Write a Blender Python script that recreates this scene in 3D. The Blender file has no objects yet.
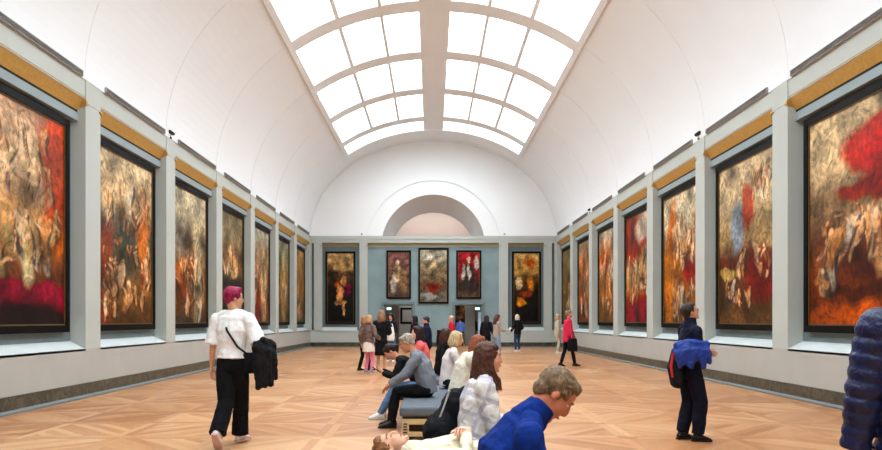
import bpy, bmesh, math, random
from mathutils import Vector, Matrix, Euler, noise as mnoise
random.seed(7)
PI = math.pi
S = bpy.context.scene
COL = S.collection

# ------------------------------------------------------------------ camera
EYE = 1.5
cam_d = bpy.data.cameras.new('camera'); cam = bpy.data.objects.new('camera', cam_d); COL.objects.link(cam)
cam.location = (0, 0, EYE); cam.rotation_euler = (PI/2, 0, 0)
cam_d.sensor_width = 36; cam_d.lens = 30.0
cam_d.shift_x = 0.01077; cam_d.shift_y = 0.1077
cam_d.clip_start = 0.05; cam_d.clip_end = 200
S.camera = cam
# ------------------------------------------------------------------ world, light, exposure
w = bpy.data.worlds.new('world'); S.world = w; w.use_nodes = True
w.node_tree.nodes['Background'].inputs[0].default_value = (0.9, 0.95, 1, 1)
w.node_tree.nodes['Background'].inputs[1].default_value = 0.5
S.view_settings.view_transform = 'Standard'; S.view_settings.look = 'None'
S.view_settings.gamma = 1; S.view_settings.use_curve_mapping = False
S.view_settings.exposure = -0.1
SKYGLOW = 7.0      # daylight through the diffusing laylight glass

def lamp_area(name, loc, rot, sx, sy, power, col=(1, 1, 1)):
    d = bpy.data.lights.new(name, 'AREA'); d.shape = 'RECTANGLE'; d.size = sx; d.size_y = sy
    d.energy = power; d.color = col
    o = bpy.data.objects.new(name, d); COL.objects.link(o); o.location = loc; o.rotation_euler = rot
    return o
lamp_area('next_room_light', (0.1, 48.2, 9.4), (0, 0, 0), 6, 4, 250, (1, .94, .92))

# ------------------------------------------------------------------ helpers
def lin(c):
    f = lambda v: v/12.92 if v <= .04045 else ((v+.055)/1.055)**2.4
    return tuple(f(v/255) for v in c[:3]) + (1,)

class NT:
    def __init__(s, m):
        m.use_nodes = True; s.t = m.node_tree; s.n = s.t.nodes; s.l = s.t.links
        s.b = s.n['Principled BSDF']
    def node(s, typ, **kw):
        n = s.n.new(typ)
        for k, v in kw.items():
            setattr(n, k, v)
        return n
    def inp(s, n, i, v):
        if hasattr(v, 'is_output'): s.l.new(v, n.inputs[i])
        elif v is not None: n.inputs[i].default_value = v
    def math(s, op, a, b=None, c=None):
        n = s.n.new('ShaderNodeMath'); n.operation = op
        s.inp(n, 0, a); s.inp(n, 1, b); s.inp(n, 2, c)
        return n.outputs[0]
    def mix(s, fac, a, b, mode='MIX'):
        n = s.n.new('ShaderNodeMix'); n.data_type = 'RGBA'; n.blend_type = mode
        s.inp(n, 0, fac); s.inp(n, 6, a); s.inp(n, 7, b)
        return n.outputs[2]
    def noise(s, scale, detail=3, vec=None, rough=.5, dist=0):
        n = s.n.new('ShaderNodeTexNoise'); n.inputs['Scale'].default_value = scale
        n.inputs['Detail'].default_value = detail; n.inputs['Roughness'].default_value = rough
        n.inputs['Distortion'].default_value = dist
        if vec is not None: s.l.new(vec, n.inputs['Vector'])
        return n
    def coord(s, kind='Object'):
        return s.n.new('ShaderNodeTexCoord').outputs[kind]
    def ramp(s, fac, stops):
        n = s.n.new('ShaderNodeValToRGB'); e = n.color_ramp.elements
        while len(e) < len(stops): e.new(.5)
        for k, (p, c) in enumerate(stops):
            e[k].position = p; e[k].color = c
        s.l.new(fac, n.inputs[0]); return n.outputs[0]
    def bump(s, h, strength=.3, dist=.02):
        n = s.n.new('ShaderNodeBump'); n.inputs['Strength'].default_value = strength
        n.inputs['Distance'].default_value = dist
        s.l.new(h, n.inputs['Height']); s.l.new(n.outputs[0], s.b.inputs['Normal'])

MATS = {}
def mat(name, col, rough=.7, var=.06, scale=6, metal=0, bump=0, bscale=None, spec=.3, sheen=0):
    """plain surface colour with a small procedural variation"""
    if name in MATS: return MATS[name]
    m = bpy.data.materials.new(name); t = NT(m); c = lin(col)
    n = t.noise(scale, 4, t.coord())
    dark = tuple(v*(1-var) for v in c[:3])+(1,); light = tuple(min(1, v*(1+var)) for v in c[:3])+(1,)
    t.l.new(t.ramp(n.outputs[0], [(.3, dark), (.7, light)]), t.b.inputs['Base Color'])
    t.b.inputs['Roughness'].default_value = rough; t.b.inputs['Metallic'].default_value = metal
    t.b.inputs['Specular IOR Level'].default_value = spec
    if sheen: t.b.inputs['Sheen Weight'].default_value = sheen
    if bump:
        n2 = t.noise(bscale or scale*8, 3, t.coord()); t.bump(n2.outputs[0], bump, .01)
    MATS[name] = m; return m

def fabric(name, col, rough=.85, fold=.5, scale=9, var=.12):
    if name in MATS: return MATS[name]
    m = mat(name, col, rough, var, scale, spec=.15)
    t = NT(m)
    a = t.noise(scale*1.3, 2, t.coord(), dist=.6); b = t.noise(160, 2, t.coord())
    h = t.math('ADD', a.outputs[0], t.math('MULTIPLY', b.outputs[0], .06))
    t.bump(h, fold, .05)
    return m

def link(o, parent=None):
    COL.objects.link(o)
    if parent is not None: o.parent = parent
    return o
def tag(o, label=None, cat=None, group=None, kind=None):
    for k, v in (('label', label), ('category', cat), ('group', group), ('kind', kind)):
        if v: o[k] = v
    return o
def empty(name, loc=(0, 0, 0), rz=0):
    o = bpy.data.objects.new(name, None); o.empty_display_size = .1
    COL.objects.link(o); o.location = loc; o.rotation_euler = (0, 0, rz); return o

class MB:
    """collects geometry and links it as one mesh object"""
    def __init__(s): s.v = []; s.f = []; s.mi = []; s.cur = 0
    def add(s, vs, fs):
        k = len(s.v); s.v += [tuple(p) for p in vs]
        for f in fs: s.f.append([i+k for i in f]); s.mi.append(s.cur)
    def box(s, x0, x1, y0, y1, z0, z1):
        x0, x1 = min(x0, x1), max(x0, x1); y0, y1 = min(y0, y1), max(y0, y1); z0, z1 = min(z0, z1), max(z0, z1)
        s.add([(x0,y0,z0),(x1,y0,z0),(x1,y1,z0),(x0,y1,z0),(x0,y0,z1),(x1,y0,z1),(x1,y1,z1),(x0,y1,z1)],
              [(0,3,2,1),(4,5,6,7),(0,1,5,4),(1,2,6,5),(2,3,7,6),(3,0,4,7)])
    def prism(s, prof, axis, a, b):
        """prof: list of 2D points; axis 'y': prof=(x,z) swept in y; 'x': prof=(y,z) swept in x"""
        n = len(prof)
        mk = (lambda p, t: (p[0], t, p[1])) if axis == 'y' else (lambda p, t: (t, p[0], p[1])) if axis == 'x' else (lambda p, t: (p[0], p[1], t))
        vs = [mk(p, a) for p in prof] + [mk(p, b) for p in prof]
        fs = [(i, (i+1) % n, n+(i+1) % n, n+i) for i in range(n)] + [tuple(range(n-1, -1, -1)), tuple(range(n, 2*n))]
        s.add(vs, fs)
    def tube(s, pts, radii, side=(1, 0, 0), seg=12, caps='round'):
        pts = [Vector(p) for p in pts]; rad = [(r, r) if not hasattr(r, '__len__') else tuple(r) for r in radii]
        n = len(pts); side = Vector(side); T = []
        for i in range(n):
            d = pts[min(i+1, n-1)] - pts[max(i-1, 0)]
            T.append(d.normalized() if d.length > 1e-9 else Vector((0, 0, 1)))
        rings = []
        def ring(c, t, r):
            sd = side - t*side.dot(t)
            if sd.length < 1e-3: sd = t.orthogonal()
            sd.normalize(); up = t.cross(sd).normalized()
            return [c + sd*(r[0]*math.cos(2*PI*k/seg)) + up*(r[1]*math.sin(2*PI*k/seg)) for k in range(seg)]
        if isinstance(caps, str): caps = (caps, caps)
        if caps[0] == 'round':
            r = rad[0]; m = min(r)
            for a in (75, 50, 25):
                a = math.radians(a); rings.append(ring(pts[0]-T[0]*m*math.sin(a), T[0], (r[0]-m+m*math.cos(a), r[1]-m+m*math.cos(a))))
        for i in range(n): rings.append(ring(pts[i], T[i], rad[i]))
        if caps[1] == 'round':
            r = rad[-1]; m = min(r)
            for a in (25, 50, 75):
                a = math.radians(a); rings.append(ring(pts[-1]+T[-1]*m*math.sin(a), T[-1], (r[0]-m+m*math.cos(a), r[1]-m+m*math.cos(a))))
        vs = [p for r in rings for p in r]; fs = []
        for i in range(len(rings)-1):
            for k in range(seg):
                fs.append((i*seg+k, i*seg+(k+1) % seg, (i+1)*seg+(k+1) % seg, (i+1)*seg+k))
        fs.append(tuple(range(seg-1, -1, -1))); fs.append(tuple(range((len(rings)-1)*seg, len(rings)*seg)))
        s.add(vs, fs)
    def ell(s, c, r, rot=None, nu=14, nv=9):
        c = Vector(c); r = (r, r, r) if not hasattr(r, '__len__') else r
        R = rot if rot is not None else Matrix.Identity(3)
        if isinstance(R, (tuple, list)): R = Euler(R).to_matrix()
        vs = [c + R @ Vector((0, 0, r[2]))]
        for i in range(1, nv):
            a = PI*i/nv
            for k in range(nu):
                b = 2*PI*k/nu
                vs.append(c + R @ Vector((r[0]*math.sin(a)*math.cos(b), r[1]*math.sin(a)*math.sin(b), r[2]*math.cos(a))))
        vs.append(c + R @ Vector((0, 0, -r[2]))); fs = []
        for k in range(nu): fs.append((0, 1+k, 1+(k+1) % nu))
        for i in range(nv-2):
            for k in range(nu):
                a = 1+i*nu+k; b = 1+i*nu+(k+1) % nu; fs.append((a, a+nu, b+nu, b))
        L = len(vs)-1; o = 1+(nv-2)*nu
        for k in range(nu): fs.append((L, o+(k+1) % nu, o+k))
        s.add(vs, fs)
    def mesh(s, name):
        me = bpy.data.meshes.new(name); me.from_pydata(s.v, [], s.f); me.update(); return me
    def build(s, name, mats, parent=None, smooth=False, bevel=0, fix=True):
        me = s.mesh(name)
        if not isinstance(mats, (list, tuple)): mats = [mats]
        for m in mats: me.materials.append(m)
        me.polygons.foreach_set('material_index', s.mi)
        if fix:
            bm = bmesh.new(); bm.from_mesh(me); bmesh.ops.recalc_face_normals(bm, faces=bm.faces); bm.to_mesh(me); bm.free()
        if smooth: me.polygons.foreach_set('use_smooth', [True]*len(me.polygons))
        o = bpy.data.objects.new(name, me); link(o, parent)
        if bevel:
            b = o.modifiers.new('bevel', 'BEVEL'); b.width = bevel; b.segments = 2; b.limit_method = 'ANGLE'
        return o
    def organic(s, name, m, parent=None, voxel=.012, sm=4, disp=0, dsize=.12, extra=None):
        """remesh the overlapping pieces to one continuous surface, then smooth"""
        me = s.mesh('tmp'); o = bpy.data.objects.new('tmp', me); COL.objects.link(o)
        r = o.modifiers.new('r', 'REMESH'); r.mode = 'VOXEL'; r.voxel_size = voxel; r.use_smooth_shade = True
        if sm:
            q = o.modifiers.new('s', 'SMOOTH'); q.factor = .5; q.iterations = sm
        if disp:
            tx = bpy.data.textures.get('folds%.3f' % dsize)
            if tx is None:
                tx = bpy.data.textures.new('folds%.3f' % dsize, 'CLOUDS'); tx.noise_scale = dsize; tx.noise_depth = 1
            d = o.modifiers.new('d', 'DISPLACE'); d.texture = tx; d.strength = disp; d.mid_level = .5
        dg = bpy.context.evaluated_depsgraph_get()
        out = bpy.data.meshes.new_from_object(o.evaluated_get(dg))
        bpy.data.objects.remove(o); bpy.data.meshes.remove(me)
        if extra is not None:
            bm = bmesh.new(); bm.from_mesh(out); e = extra.mesh('tmp2'); bm.from_mesh(e); bm.to_mesh(out); bm.free(); bpy.data.meshes.remove(e)
        out.materials.clear(); out.materials.append(m)
        out.polygons.foreach_set('material_index', [0]*len(out.polygons))
        out.polygons.foreach_set('use_smooth', [True]*len(out.polygons))
        out.name = name
        ob = bpy.data.objects.new(name, out); link(ob, parent); return ob

def st(o): o['kind'] = 'structure'; return o
# ================================================================== THE HALL
XL, XR, YB, Y0 = -6.72, 6.92, 40.83, -8.0
CX = .5*(XL+XR); VA = .5*(XR-XL); VB = 5.28; ZS = 6.17
BAY = 4.35; PIL = [40.7-BAY*k for k in range(12)]          # pilaster centres from the far end
PW = .32                                                    # half a pilaster
RECESS = .30
def wx(px): return (px-431.5)*YB/735
def wz(py): return EYE+(320-py)*YB/735

M_wall = mat('wall_paint_pale_grey', (179, 177, 170), .75, .03, 1.5, bump=.05, bscale=60)
M_pil = mat('pilaster_paint_grey', (186, 191, 185), .7, .02, 2)
M_teal = mat('recess_paint_blue_grey', (116, 132, 135), .8, .06, 2)
M_tealB = mat('end_wall_stucco_teal', (132, 153, 157), .8, .10, 1.3, bump=.1, bscale=20)
M_sill = mat('sill_paint_light', (200, 206, 206), .6, .02, 2)
M_vault = mat('vault_plaster_white', (238, 242, 245), .9, .01, 1)
M_well = mat('skylight_plaster_white', (240, 240, 240), .9, .01, 1)
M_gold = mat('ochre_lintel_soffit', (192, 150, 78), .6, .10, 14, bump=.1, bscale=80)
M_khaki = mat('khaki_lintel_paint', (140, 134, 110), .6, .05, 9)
M_gap = mat('black_gap_shade_and_fittings', (40, 36, 32), .9, .1, 5)  # near-black for painted shadow gaps, bench slots and spotlight bodies
M_vent = mat('dark_grey_grille_metal', (158, 156, 154), .6, .08, 8)
M_next = mat('next_room_plaster', (236, 222, 212), .9, .02, 1)

def marble():
    m = bpy.data.materials.new('dark_green_marble'); t = NT(m); co = t.coord()
    n = t.noise(5, 8, co, .65, 1.5); n2 = t.noise(16, 6, co, .6, 2.5)
    c1 = t.ramp(n.outputs[0], [(.32, lin((22, 26, 22))), (.5, lin((62, 62, 50))), (.62, lin((92, 90, 74))), (.74, lin((36, 42, 36)))])
    c2 = t.ramp(n2.outputs[0], [(.5, (0, 0, 0, 1)), (.62, (0, 0, 0, 1)), (.68, (1, 1, 1, 1))])
    t.l.new(t.mix(t.math('MULTIPLY', c2, .45), c1, lin((190, 184, 170))), t.b.inputs['Base Color'])
    t.b.inputs['Roughness'].default_value = .3
    return m
M_marble = marble()
M_plinth = mat('slate_grey_floor_border', (112, 118, 118), .5, .1, 8)

def parquet():
    m = bpy.data.materials.new('oak_parquet_panels'); t = NT(m)
    sp = t.n.new('ShaderNodeSeparateXYZ'); t.l.new(t.coord(), sp.inputs[0]); x, y = sp.outputs[0], sp.outputs[1]
    P = 1.30
    u = t.math('DIVIDE', t.math('ADD', x, 40.4), P); v = t.math('DIVIDE', t.math('ADD', y, 40), P)
    iu, iv = t.math('FLOOR', u), t.math('FLOOR', v); fu, fv = t.math('FRACT', u), t.math('FRACT', v)
    par = t.math('MODULO', t.math('ADD', iu, iv), 2)
    # diagonal boards, direction swaps from panel to panel
    sgn = t.math('SUBTRACT', t.math('MULTIPLY', par, 2), 1)
    s = t.math('ADD', fu, t.math('MULTIPLY', fv, sgn)); s = t.math('MULTIPLY', s, 7.0)
    r = t.math('SUBTRACT', fu, t.math('MULTIPLY', fv, sgn))
    ks = t.math('FLOOR', s); seam = t.math('ABSOLUTE', t.math('SUBTRACT', t.math('FRACT', s), .5))
    # framing boards along the panel edges
    du = t.math('ABSOLUTE', t.math('SUBTRACT', fu, .5)); dv = t.math('ABSOLUTE', t.math('SUBTRACT', fv, .5))
    frv = t.math('GREATER_THAN', dv, .405); fru = t.math('GREATER_THAN', du, .415)
    fr = t.math('MAXIMUM', frv, fru)
    # board id
    bid = t.math('ADD', t.math('MULTIPLY', ks, t.math('SUBTRACT', 1, fr)), t.math('ADD', t.math('MULTIPLY', frv, t.math('ADD', 50, t.math('FLOOR', t.math('MULTIPLY', fv, 10)))), t.math('MULTIPLY', fru, t.math('ADD', 90, t.math('FLOOR', t.math('MULTIPLY', fu, 10))))))
    cv = t.n.new('ShaderNodeCombineXYZ')
    t.l.new(iu, cv.inputs[0]); t.l.new(iv, cv.inputs[1]); t.l.new(bid, cv.inputs[2])
    wn = t.node('ShaderNodeTexWhiteNoise', noise_dimensions='3D'); t.l.new(cv.outputs[0], wn.inputs[0])
    cv2 = t.n.new('ShaderNodeCombineXYZ'); t.l.new(iu, cv2.inputs[0]); t.l.new(iv, cv2.inputs[1])
    wn2 = t.node('ShaderNodeTexWhiteNoise', noise_dimensions='3D'); t.l.new(cv2.outputs[0], wn2.inputs[0])
    # grain
    mp = t.n.new('ShaderNodeCombineXYZ')
    t.l.new(t.math('MULTIPLY', s, 9), mp.inputs[0]); t.l.new(t.math('MULTIPLY', r, 4), mp.inputs[1]); t.l.new(bid, mp.inputs[2])
    gr = t.noise(1.2, 5, mp.outputs[0], .6)
    big = t.noise(.35, 2, t.coord())
    f = t.math('ADD', t.math('MULTIPLY', wn.outputs[0], .42), t.math('ADD', t.math('MULTIPLY', wn2.outputs[0], .32), t.math('MULTIPLY', gr.outputs[0], .3)))
    c = t.ramp(f, [(.15, lin((160, 102, 62))), (.5, lin((190, 133, 88))), (.85, lin((212, 164, 118)))])
    se = t.math('MAXIMUM', t.math('MULTIPLY', t.math('GREATER_THAN', seam, .475), t.math('SUBTRACT', 1, fr)),
                t.math('MAXIMUM', t.math('GREATER_THAN', dv, .495), t.math('GREATER_THAN', du, .495)))
    c = t.mix(t.math('MULTIPLY', se, .25), c, lin((140, 88, 56)))
    t.l.new(c, t.b.inputs['Base Color'])
    t.l.new(t.math('ADD', .24, t.math('MULTIPLY', big.outputs[0], .12)), t.b.inputs['Roughness'])
    t.b.inputs['Specular IOR Level'].default_value = .35
    return m
b = MB(); b.box(XL, XR, Y0, YB+2.2, -.2, 0); st(b.build('floor', parquet()))

def side_wall(side):
    X = XL if side == 'left' else XR; s = -1 if side == 'left' else 1
    b = MB()
    xr = X+s*RECESS
    b.cur = 1; b.box(xr, xr+s*.2, Y0, YB, 0, ZS)                               # backing
    b.cur = 0
    # dado
    b.box(X, xr, Y0, YB, 0, .94)
    b.cur = 2
    b.prism([(X+s*.012, 5.80), (X+s*.012, ZS), (xr, ZS), (xr, 5.59)] if s < 0 else [(X+s*.012, 5.80), (xr, 5.59), (xr, ZS), (X+s*.012, ZS)], 'y', Y0, YB)
    b.cur = 2
    for p in PIL:
        b.box(X, xr, p-PW, min(p+PW, YB), .94, ZS-.002)
        b.box(X-s*.008, X, p-PW, min(p+PW, YB), 5.72, ZS-.004)              # cap block
    # top ledge closing the gap behind the fascia
    b.box(X, X+s*.4, Y0, YB, ZS-.02, ZS)
    wl = st(b.build('wall_'+side, [M_wall, M_teal, M_pil]))
    # sills
    b = MB()
    for p in PIL[1:]:
        y0, y1 = p+PW, p+BAY-PW
        b.add([(X, y0, .94), (X, y1, .94), (xr, y1-.0, 1.09), (xr, y0, 1.09)], [(0, 1, 2, 3)])
        b.box(X, X+s*.01, y0, y1, .90, .945)
        b.add([(X, y0, .94), (X, y1, .94), (xr, y1, .94), (xr, y0, .94)], [(0, 1, 2, 3)])
    st(b.build('trim_1' if s < 0 else 'trim_2', M_sill, fix=False))
    # ochre soffit board with its beak brackets
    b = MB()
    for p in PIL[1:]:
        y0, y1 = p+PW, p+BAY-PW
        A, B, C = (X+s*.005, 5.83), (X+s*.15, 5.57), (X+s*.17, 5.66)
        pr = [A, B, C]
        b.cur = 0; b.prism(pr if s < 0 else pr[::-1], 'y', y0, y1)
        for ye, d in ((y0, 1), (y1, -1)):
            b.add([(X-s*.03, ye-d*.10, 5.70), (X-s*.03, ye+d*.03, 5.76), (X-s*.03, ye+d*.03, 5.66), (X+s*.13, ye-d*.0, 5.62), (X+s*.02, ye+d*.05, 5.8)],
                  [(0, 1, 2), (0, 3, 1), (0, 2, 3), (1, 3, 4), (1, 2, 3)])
        b.cur = 1; b.box(X+s*.16, xr, y0, y1, 5.50, 5.62)  # dark strip paints in the shadow line below the soffit
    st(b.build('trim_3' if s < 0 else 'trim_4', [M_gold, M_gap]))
    # inner slat above painting (grey-blue band)
    b = MB(); b.cur = 0
    for p in PIL[1:]:
        y0, y1 = p+PW, p+BAY-PW
        b.box(X+s*.14, xr, y0, y1, 5.36, 5.52)
    st(b.build('trim_5' if s < 0 else 'trim_6', [mat('pale_blue_grey_rail', (146, 160, 164), .7, .03, 3)]))
    # marble baseboard with slate ledge
    b = MB(); b.box(X-s*.03, X, Y0, YB, .05, .28)
    b.cur = 1; b.prism([(X-s*.10, 0), (X-s*.10, .03), (X-s*.04, .06), (X, .06), (X, 0)][::(1 if s > 0 else -1)], 'y', Y0, YB)
    st(b.build('baseboard_'+side, [M_marble, M_plinth]))
side_wall('left'); side_wall('right')

# ---- vents at the foot of the vault, one grille a bay
ordn = ['first', 'second', 'third', 'fourth', 'fifth', 'sixth', 'seventh']
for side, X, s in (('left', XL, -1), ('right', XR, 1)):
    for k in range(1, 8):
        y0, y1 = PIL[k]+PW+.18, PIL[k]+BAY-PW-.18
        t = empty('vent_grille', (X, (y0+y1)/2, ZS))
        nth = ordn[k-1]+' from the far end' if k < 5 else ordn[7-k]+' from the near end'
        tag(t, 'long dark slot vent above the %s cornice, %s' % (side, nth), 'vent', 'slot vents along the cornices')
        b = MB(); L = (y1-y0)/2
        b.box(-s*.005, -s*.012, -L, L, 0, .11); b.build('back_plate', M_vent, t)
        b = MB(); b.box(-s*.012, -s*.045, -L, L, .098, .112); b.box(-s*.012, -s*.045, -L, L, 0, .012)
        b.box(-s*.012, -s*.045, -L, -L+.02, .012, .098); b.box(-s*.012, -s*.045, L-.02, L, .012, .098); b.build('frame', M_vent, t)
        b = MB()
        for z in (.03, .055, .075):
            b.prism([(-s*.042, z), (-s*.042, z+.006), (-s*.014, z+.018), (-s*.014, z+.012)], 'y', -L+.02, L-.02)
        b.build('louvre', M_vent, t)

# ---- vault
def vp(x, y, off=0):
    """point on the elliptical vault at lateral offset x from the crown"""
    x = max(-VA, min(VA, x)); th = math.acos(x/VA)
    return (CX+(VA+off)*math.cos(th), y, ZS+(VB+off)*math.sin(th))
def strip(b, xs, y0, y1, off=0):
    vs = [vp(x, y, off) for y in (y0, y1) for x in xs]; n = len(xs)
    b.add(vs, [(i, i+1, n+i+1, n+i) for i in range(n-1)])
def xr_(a, c, n): return [a+(c-a)*i/n for i in range(n+1)]
def thx(a, c, n):
    ta, tc = math.acos(max(-1, min(1, a/VA))), math.acos(max(-1, min(1, c/VA)))
    return [VA*math.cos(ta+(tc-ta)*i/n) for i in range(n+1)]
SP, SE = .50, 4.47; MULL = [(1.66, 1.76), (2.98, 3.10)]
YEND = 38.4
b = MB()
strip(b, thx(-VA, -SE, 22), Y0, YEND); strip(b, thx(SE, VA, 22), Y0, YEND); strip(b, xr_(-SP, SP, 4), Y0, YEND)
strip(b, thx(-VA, VA, 60), YEND, YB)
wells = []
for k in range(1, 12):
    p = PIL[k]
    for sg in (-1, 1):
        strip(b, [sg*q for q in xr_(SP, SE, 14)], p-.41, p+.41)
    if k == 1: wells.append((p+.41, YEND, True))
    else: wells.append((p+.41, p+BAY-.41, False))
for y0, y1, short in wells:
    for sg in (-1, 1):
        if not short:
            for a, c in MULL: strip(b, [sg*a, sg*c], y0, y1)
for sg in (-1, 1): strip(b, [sg*q for q in xr_(SP, SE, 14)], Y0, PIL[11]-.41)
# raised transverse ribs and edge fillets
def raised(b, xs, y0, y1, h=.05):
    strip(b, xs, y0, y1, -h)
    for yy in (y0, y1):
        n = len(xs); vs = [vp(x, yy, 0) for x in xs]+[vp(x, yy, -h) for x in xs]
        b.add(vs, [(i, i+1, n+i+1, n+i) for i in range(n-1)])
    for x in (xs[0], xs[-1]):
        b.add([vp(x, y0, 0), vp(x, y1, 0), vp(x, y1, -h), vp(x, y0, -h)], [(0, 1, 2, 3)])
for p in PIL[1:]:
    raised(b, thx(-VA, -SE, 20), p-.36, p+.36, .008); raised(b, thx(SE, VA, 20), p-.36, p+.36, .008)
for sg in (-1, 1):
    raised(b, [sg*SE, sg*(SE+.16)], Y0, YEND+.15, .05)
raised(b, thx(-SE, SE, 30), YEND+.01, YEND+.15, .03)
raised(b, thx(-VA, VA, 60), YB-.5, YB, .012)
st(b.build('ceiling', M_vault, fix=False))
# skylight wells and their glass
def glass_mat():
    m = bpy.data.materials.new('daylit_diffusing_glass'); t = NT(m)
    t.b.inputs['Base Color'].default_value = (.9, .9, .9, 1)
    t.b.inputs['Emission Color'].default_value = (.83, .94, 1, 1)
    t.b.inputs['Emission Strength'].default_value = SKYGLOW
    return m
M_glass = glass_mat(); WD = .75
n_ = 0
for y0, y1, short in wells:
    for sg in (-1, 1):
        n_ += 1; b = MB()
        cells = [(SP, SE)] if short else [(SP, MULL[0][0]), (MULL[0][1], MULL[1][0]), (MULL[1][1], SE)]
        for a, c in cells:
            xs = [sg*q for q in xr_(a, c, 12 if short else 5)]; n = len(xs)
            b.cur = 0
            for yy, dy in ((y0, .12), (y1, -.12)):
                b.add([vp(x, yy) for x in xs]+[vp(x, yy+dy, WD) for x in xs], [(i, i+1, n+i+1, n+i) for i in range(n-1)])
            for x in (xs[0], xs[-1]):
                b.add([vp(x, y0), vp(x, y1), vp(x, y1-.12, WD), vp(x, y0+.12, WD)], [(0, 1, 2, 3)])
            b.cur = 1; strip(b, xs, y0+.1, y1-.1, WD)
            b.cur = 2
            if not short:                                     # small fixing plates by the glass
                for q in (.35,):
                    x = xs[1]; yy = y1-.3
        st(b.build('window_%d' % n_, [M_well, M_glass, M_vent], fix=False))

# ---- wall behind the camera
b = MB(); b.box(XL-.4, XR+.4, Y0-.2, Y0, 0, ZS+VB+.9); st(b.build('wall_near', M_wall))

# ================================================================== END WALL
R1, R1z, R0, R0z = 2.88, 5.59, 3.72, 5.52                      # lunette opening and its outer moulding
def arc(r, zc, z0, n=40, yy=0, dx=0):
    a0 = math.asin((z0-zc)/r)
    return [(CX+r*math.cos(a0+(PI-2*a0)*i/n), zc+r*math.sin(a0+(PI-2*a0)*i/n)) for i in range(n+1)]
b = MB(); b.cur = 0
inn = arc(R1, R1z, ZS); out = []
n = len(inn)-1
for i in range(n+1):
    th = PI*i/n; out.append((CX+(VA+.05)*math.cos(th), ZS+(VB+.05)*math.sin(th)))
b.add([(x, YB, z) for x, z in inn]+[(x, YB, z) for x, z in out], [(i, i+1, n+1+i+1, n+1+i) for i in range(n)])
# splayed reveal of the lunette, its shade put into a greyed plaster colour
b.cur = 1
in2 = arc(2.44, 5.24, ZS); dp = 1.5
b.add([(x, YB, z) for x, z in inn]+[(x, YB+dp, z) for x, z in in2], [(i, i+1, n+1+i+1, n+1+i) for i in range(n)])
b.add([(x, YB+dp, z) for x, z in in2]+[(CX+(x-CX)*2.2, YB+dp, 6.17+(z-6.17)*2.4) for x, z in in2], [(i, i+1, n+1+i+1, n+1+i) for i in range(n)])
b.add([(CX-2.82, YB, ZS), (CX+2.82, YB, ZS), (CX+2.36, YB+dp, ZS), (CX-2.36, YB+dp, ZS)], [(0, 1, 2, 3)])
st(b.build('wall_lunette', [mat('lunette_plaster_white', (244, 246, 247), .9, .01, 1), mat('lunette_reveal_shade_grey', (214, 209, 206), .9, .02, 1)], fix=False))
b = MB()
o1 = arc(R0, R0z, ZS); o2 = arc(R0+.06, R0z, ZS)
for A, B_, ya, yb in ((o1, o2, YB-.05, YB-.05), (o1, o1, YB-.05, YB), (o2, o2, YB-.05, YB)):
    b.add([(x, ya, z) for x, z in A]+[(x, yb, z) for x, z in B_], [(i, i+1, n+1+i+1, n+1+i) for i in range(n)])
st(b.build('trim_7', M_vault, fix=False))

YR = YB+.2
DL = (wx(384), wx(412.5)); DR = (wx(454.5), wx(482.5)); DZ = wz(304.5)
b = MB()
b.cur = 0
# dado each side, low wall pieces between openings
pil = [(wx(314), wx(322)), (wx(359.5), wx(367.5)), (wx(499), wx(508)), (wx(544), wx(552))]
for x0, x1 in ((XL, pil[1][1]), (pil[2][0], XR)): b.box(x0, x1, YB, YR+.1, 0, .93)
b.box(XL, XR, YB, YR+.1, 5.78, ZS)                              # entablature
b.box(XL, XR, YB-.03, YB, 5.98, ZS)
for x0, x1 in pil: b.box(x0, x1, YB-.03, YR+.1, .93, 5.99)
b.box(XL, wx(311.4), YB, YR+.1, .93, 5.78); b.box(wx(554.6), XR, YB, YR+.1, .93, 5.78)
b.cur = 1
# teal backing behind the side recesses
b.box(XL, pil[1][0]+.1, YR, YR+.15, .9, 5.8); b.box(pil[2][1]-.1, XR, YR, YR+.15, .9, 5.8)
# central teal field with two doorways
b.cur = 2
cz = [(pil[1][1], DL[0], 0, 5.8), (DL[0], DL[1], DZ, 5.8), (DL[1], DR[0], 0, 5.8), (DR[0], DR[1], DZ, 5.8), (DR[1], pil[2][0], 0, 5.8)]
for x0, x1, z0, z1 in cz: b.box(x0, x1, YB+.06, YR+.25, z0, z1)
b.cur = 3
b.box(XL-.3, XR+.3, YB, YB+.02, ZS-.0, ZS+.0)
st(b.build('wall_end', [M_pil, M_teal, M_tealB, M_pil]))
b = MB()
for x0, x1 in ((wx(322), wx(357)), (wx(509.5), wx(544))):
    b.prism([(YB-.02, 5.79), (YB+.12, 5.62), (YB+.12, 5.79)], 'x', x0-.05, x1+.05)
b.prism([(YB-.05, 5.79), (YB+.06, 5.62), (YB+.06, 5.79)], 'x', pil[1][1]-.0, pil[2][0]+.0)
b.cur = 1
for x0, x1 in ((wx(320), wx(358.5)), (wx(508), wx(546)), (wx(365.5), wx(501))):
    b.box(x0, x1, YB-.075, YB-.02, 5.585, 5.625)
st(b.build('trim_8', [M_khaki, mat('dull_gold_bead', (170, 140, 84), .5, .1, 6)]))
b = MB()
for x0, x1 in ((wx(322), wx(357)), (wx(509.5), wx(544))):
    b.add([(x0, YB-.01, .92), (x1, YB-.01, .92), (x1, YR, 1.1), (x0, YR, 1.1)], [(0, 1, 2, 3)])
    b.box(x0, x1, YB-.02, YB, .88, .925)
st(b.build('trim_9', M_sill, fix=False))
b = MB()
for x0, x1 in ((XL, DL[0]), (DL[1], DR[0]), (DR[1], XR)):
    b.cur = 0; b.box(x0, x1, YB-.03, YB+.06, .05, .26); b.cur = 1; b.box(x0, x1, YB-.09, YB+.06, 0, .05)
st(b.build('baseboard_end', [M_marble, M_plinth]))
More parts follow.
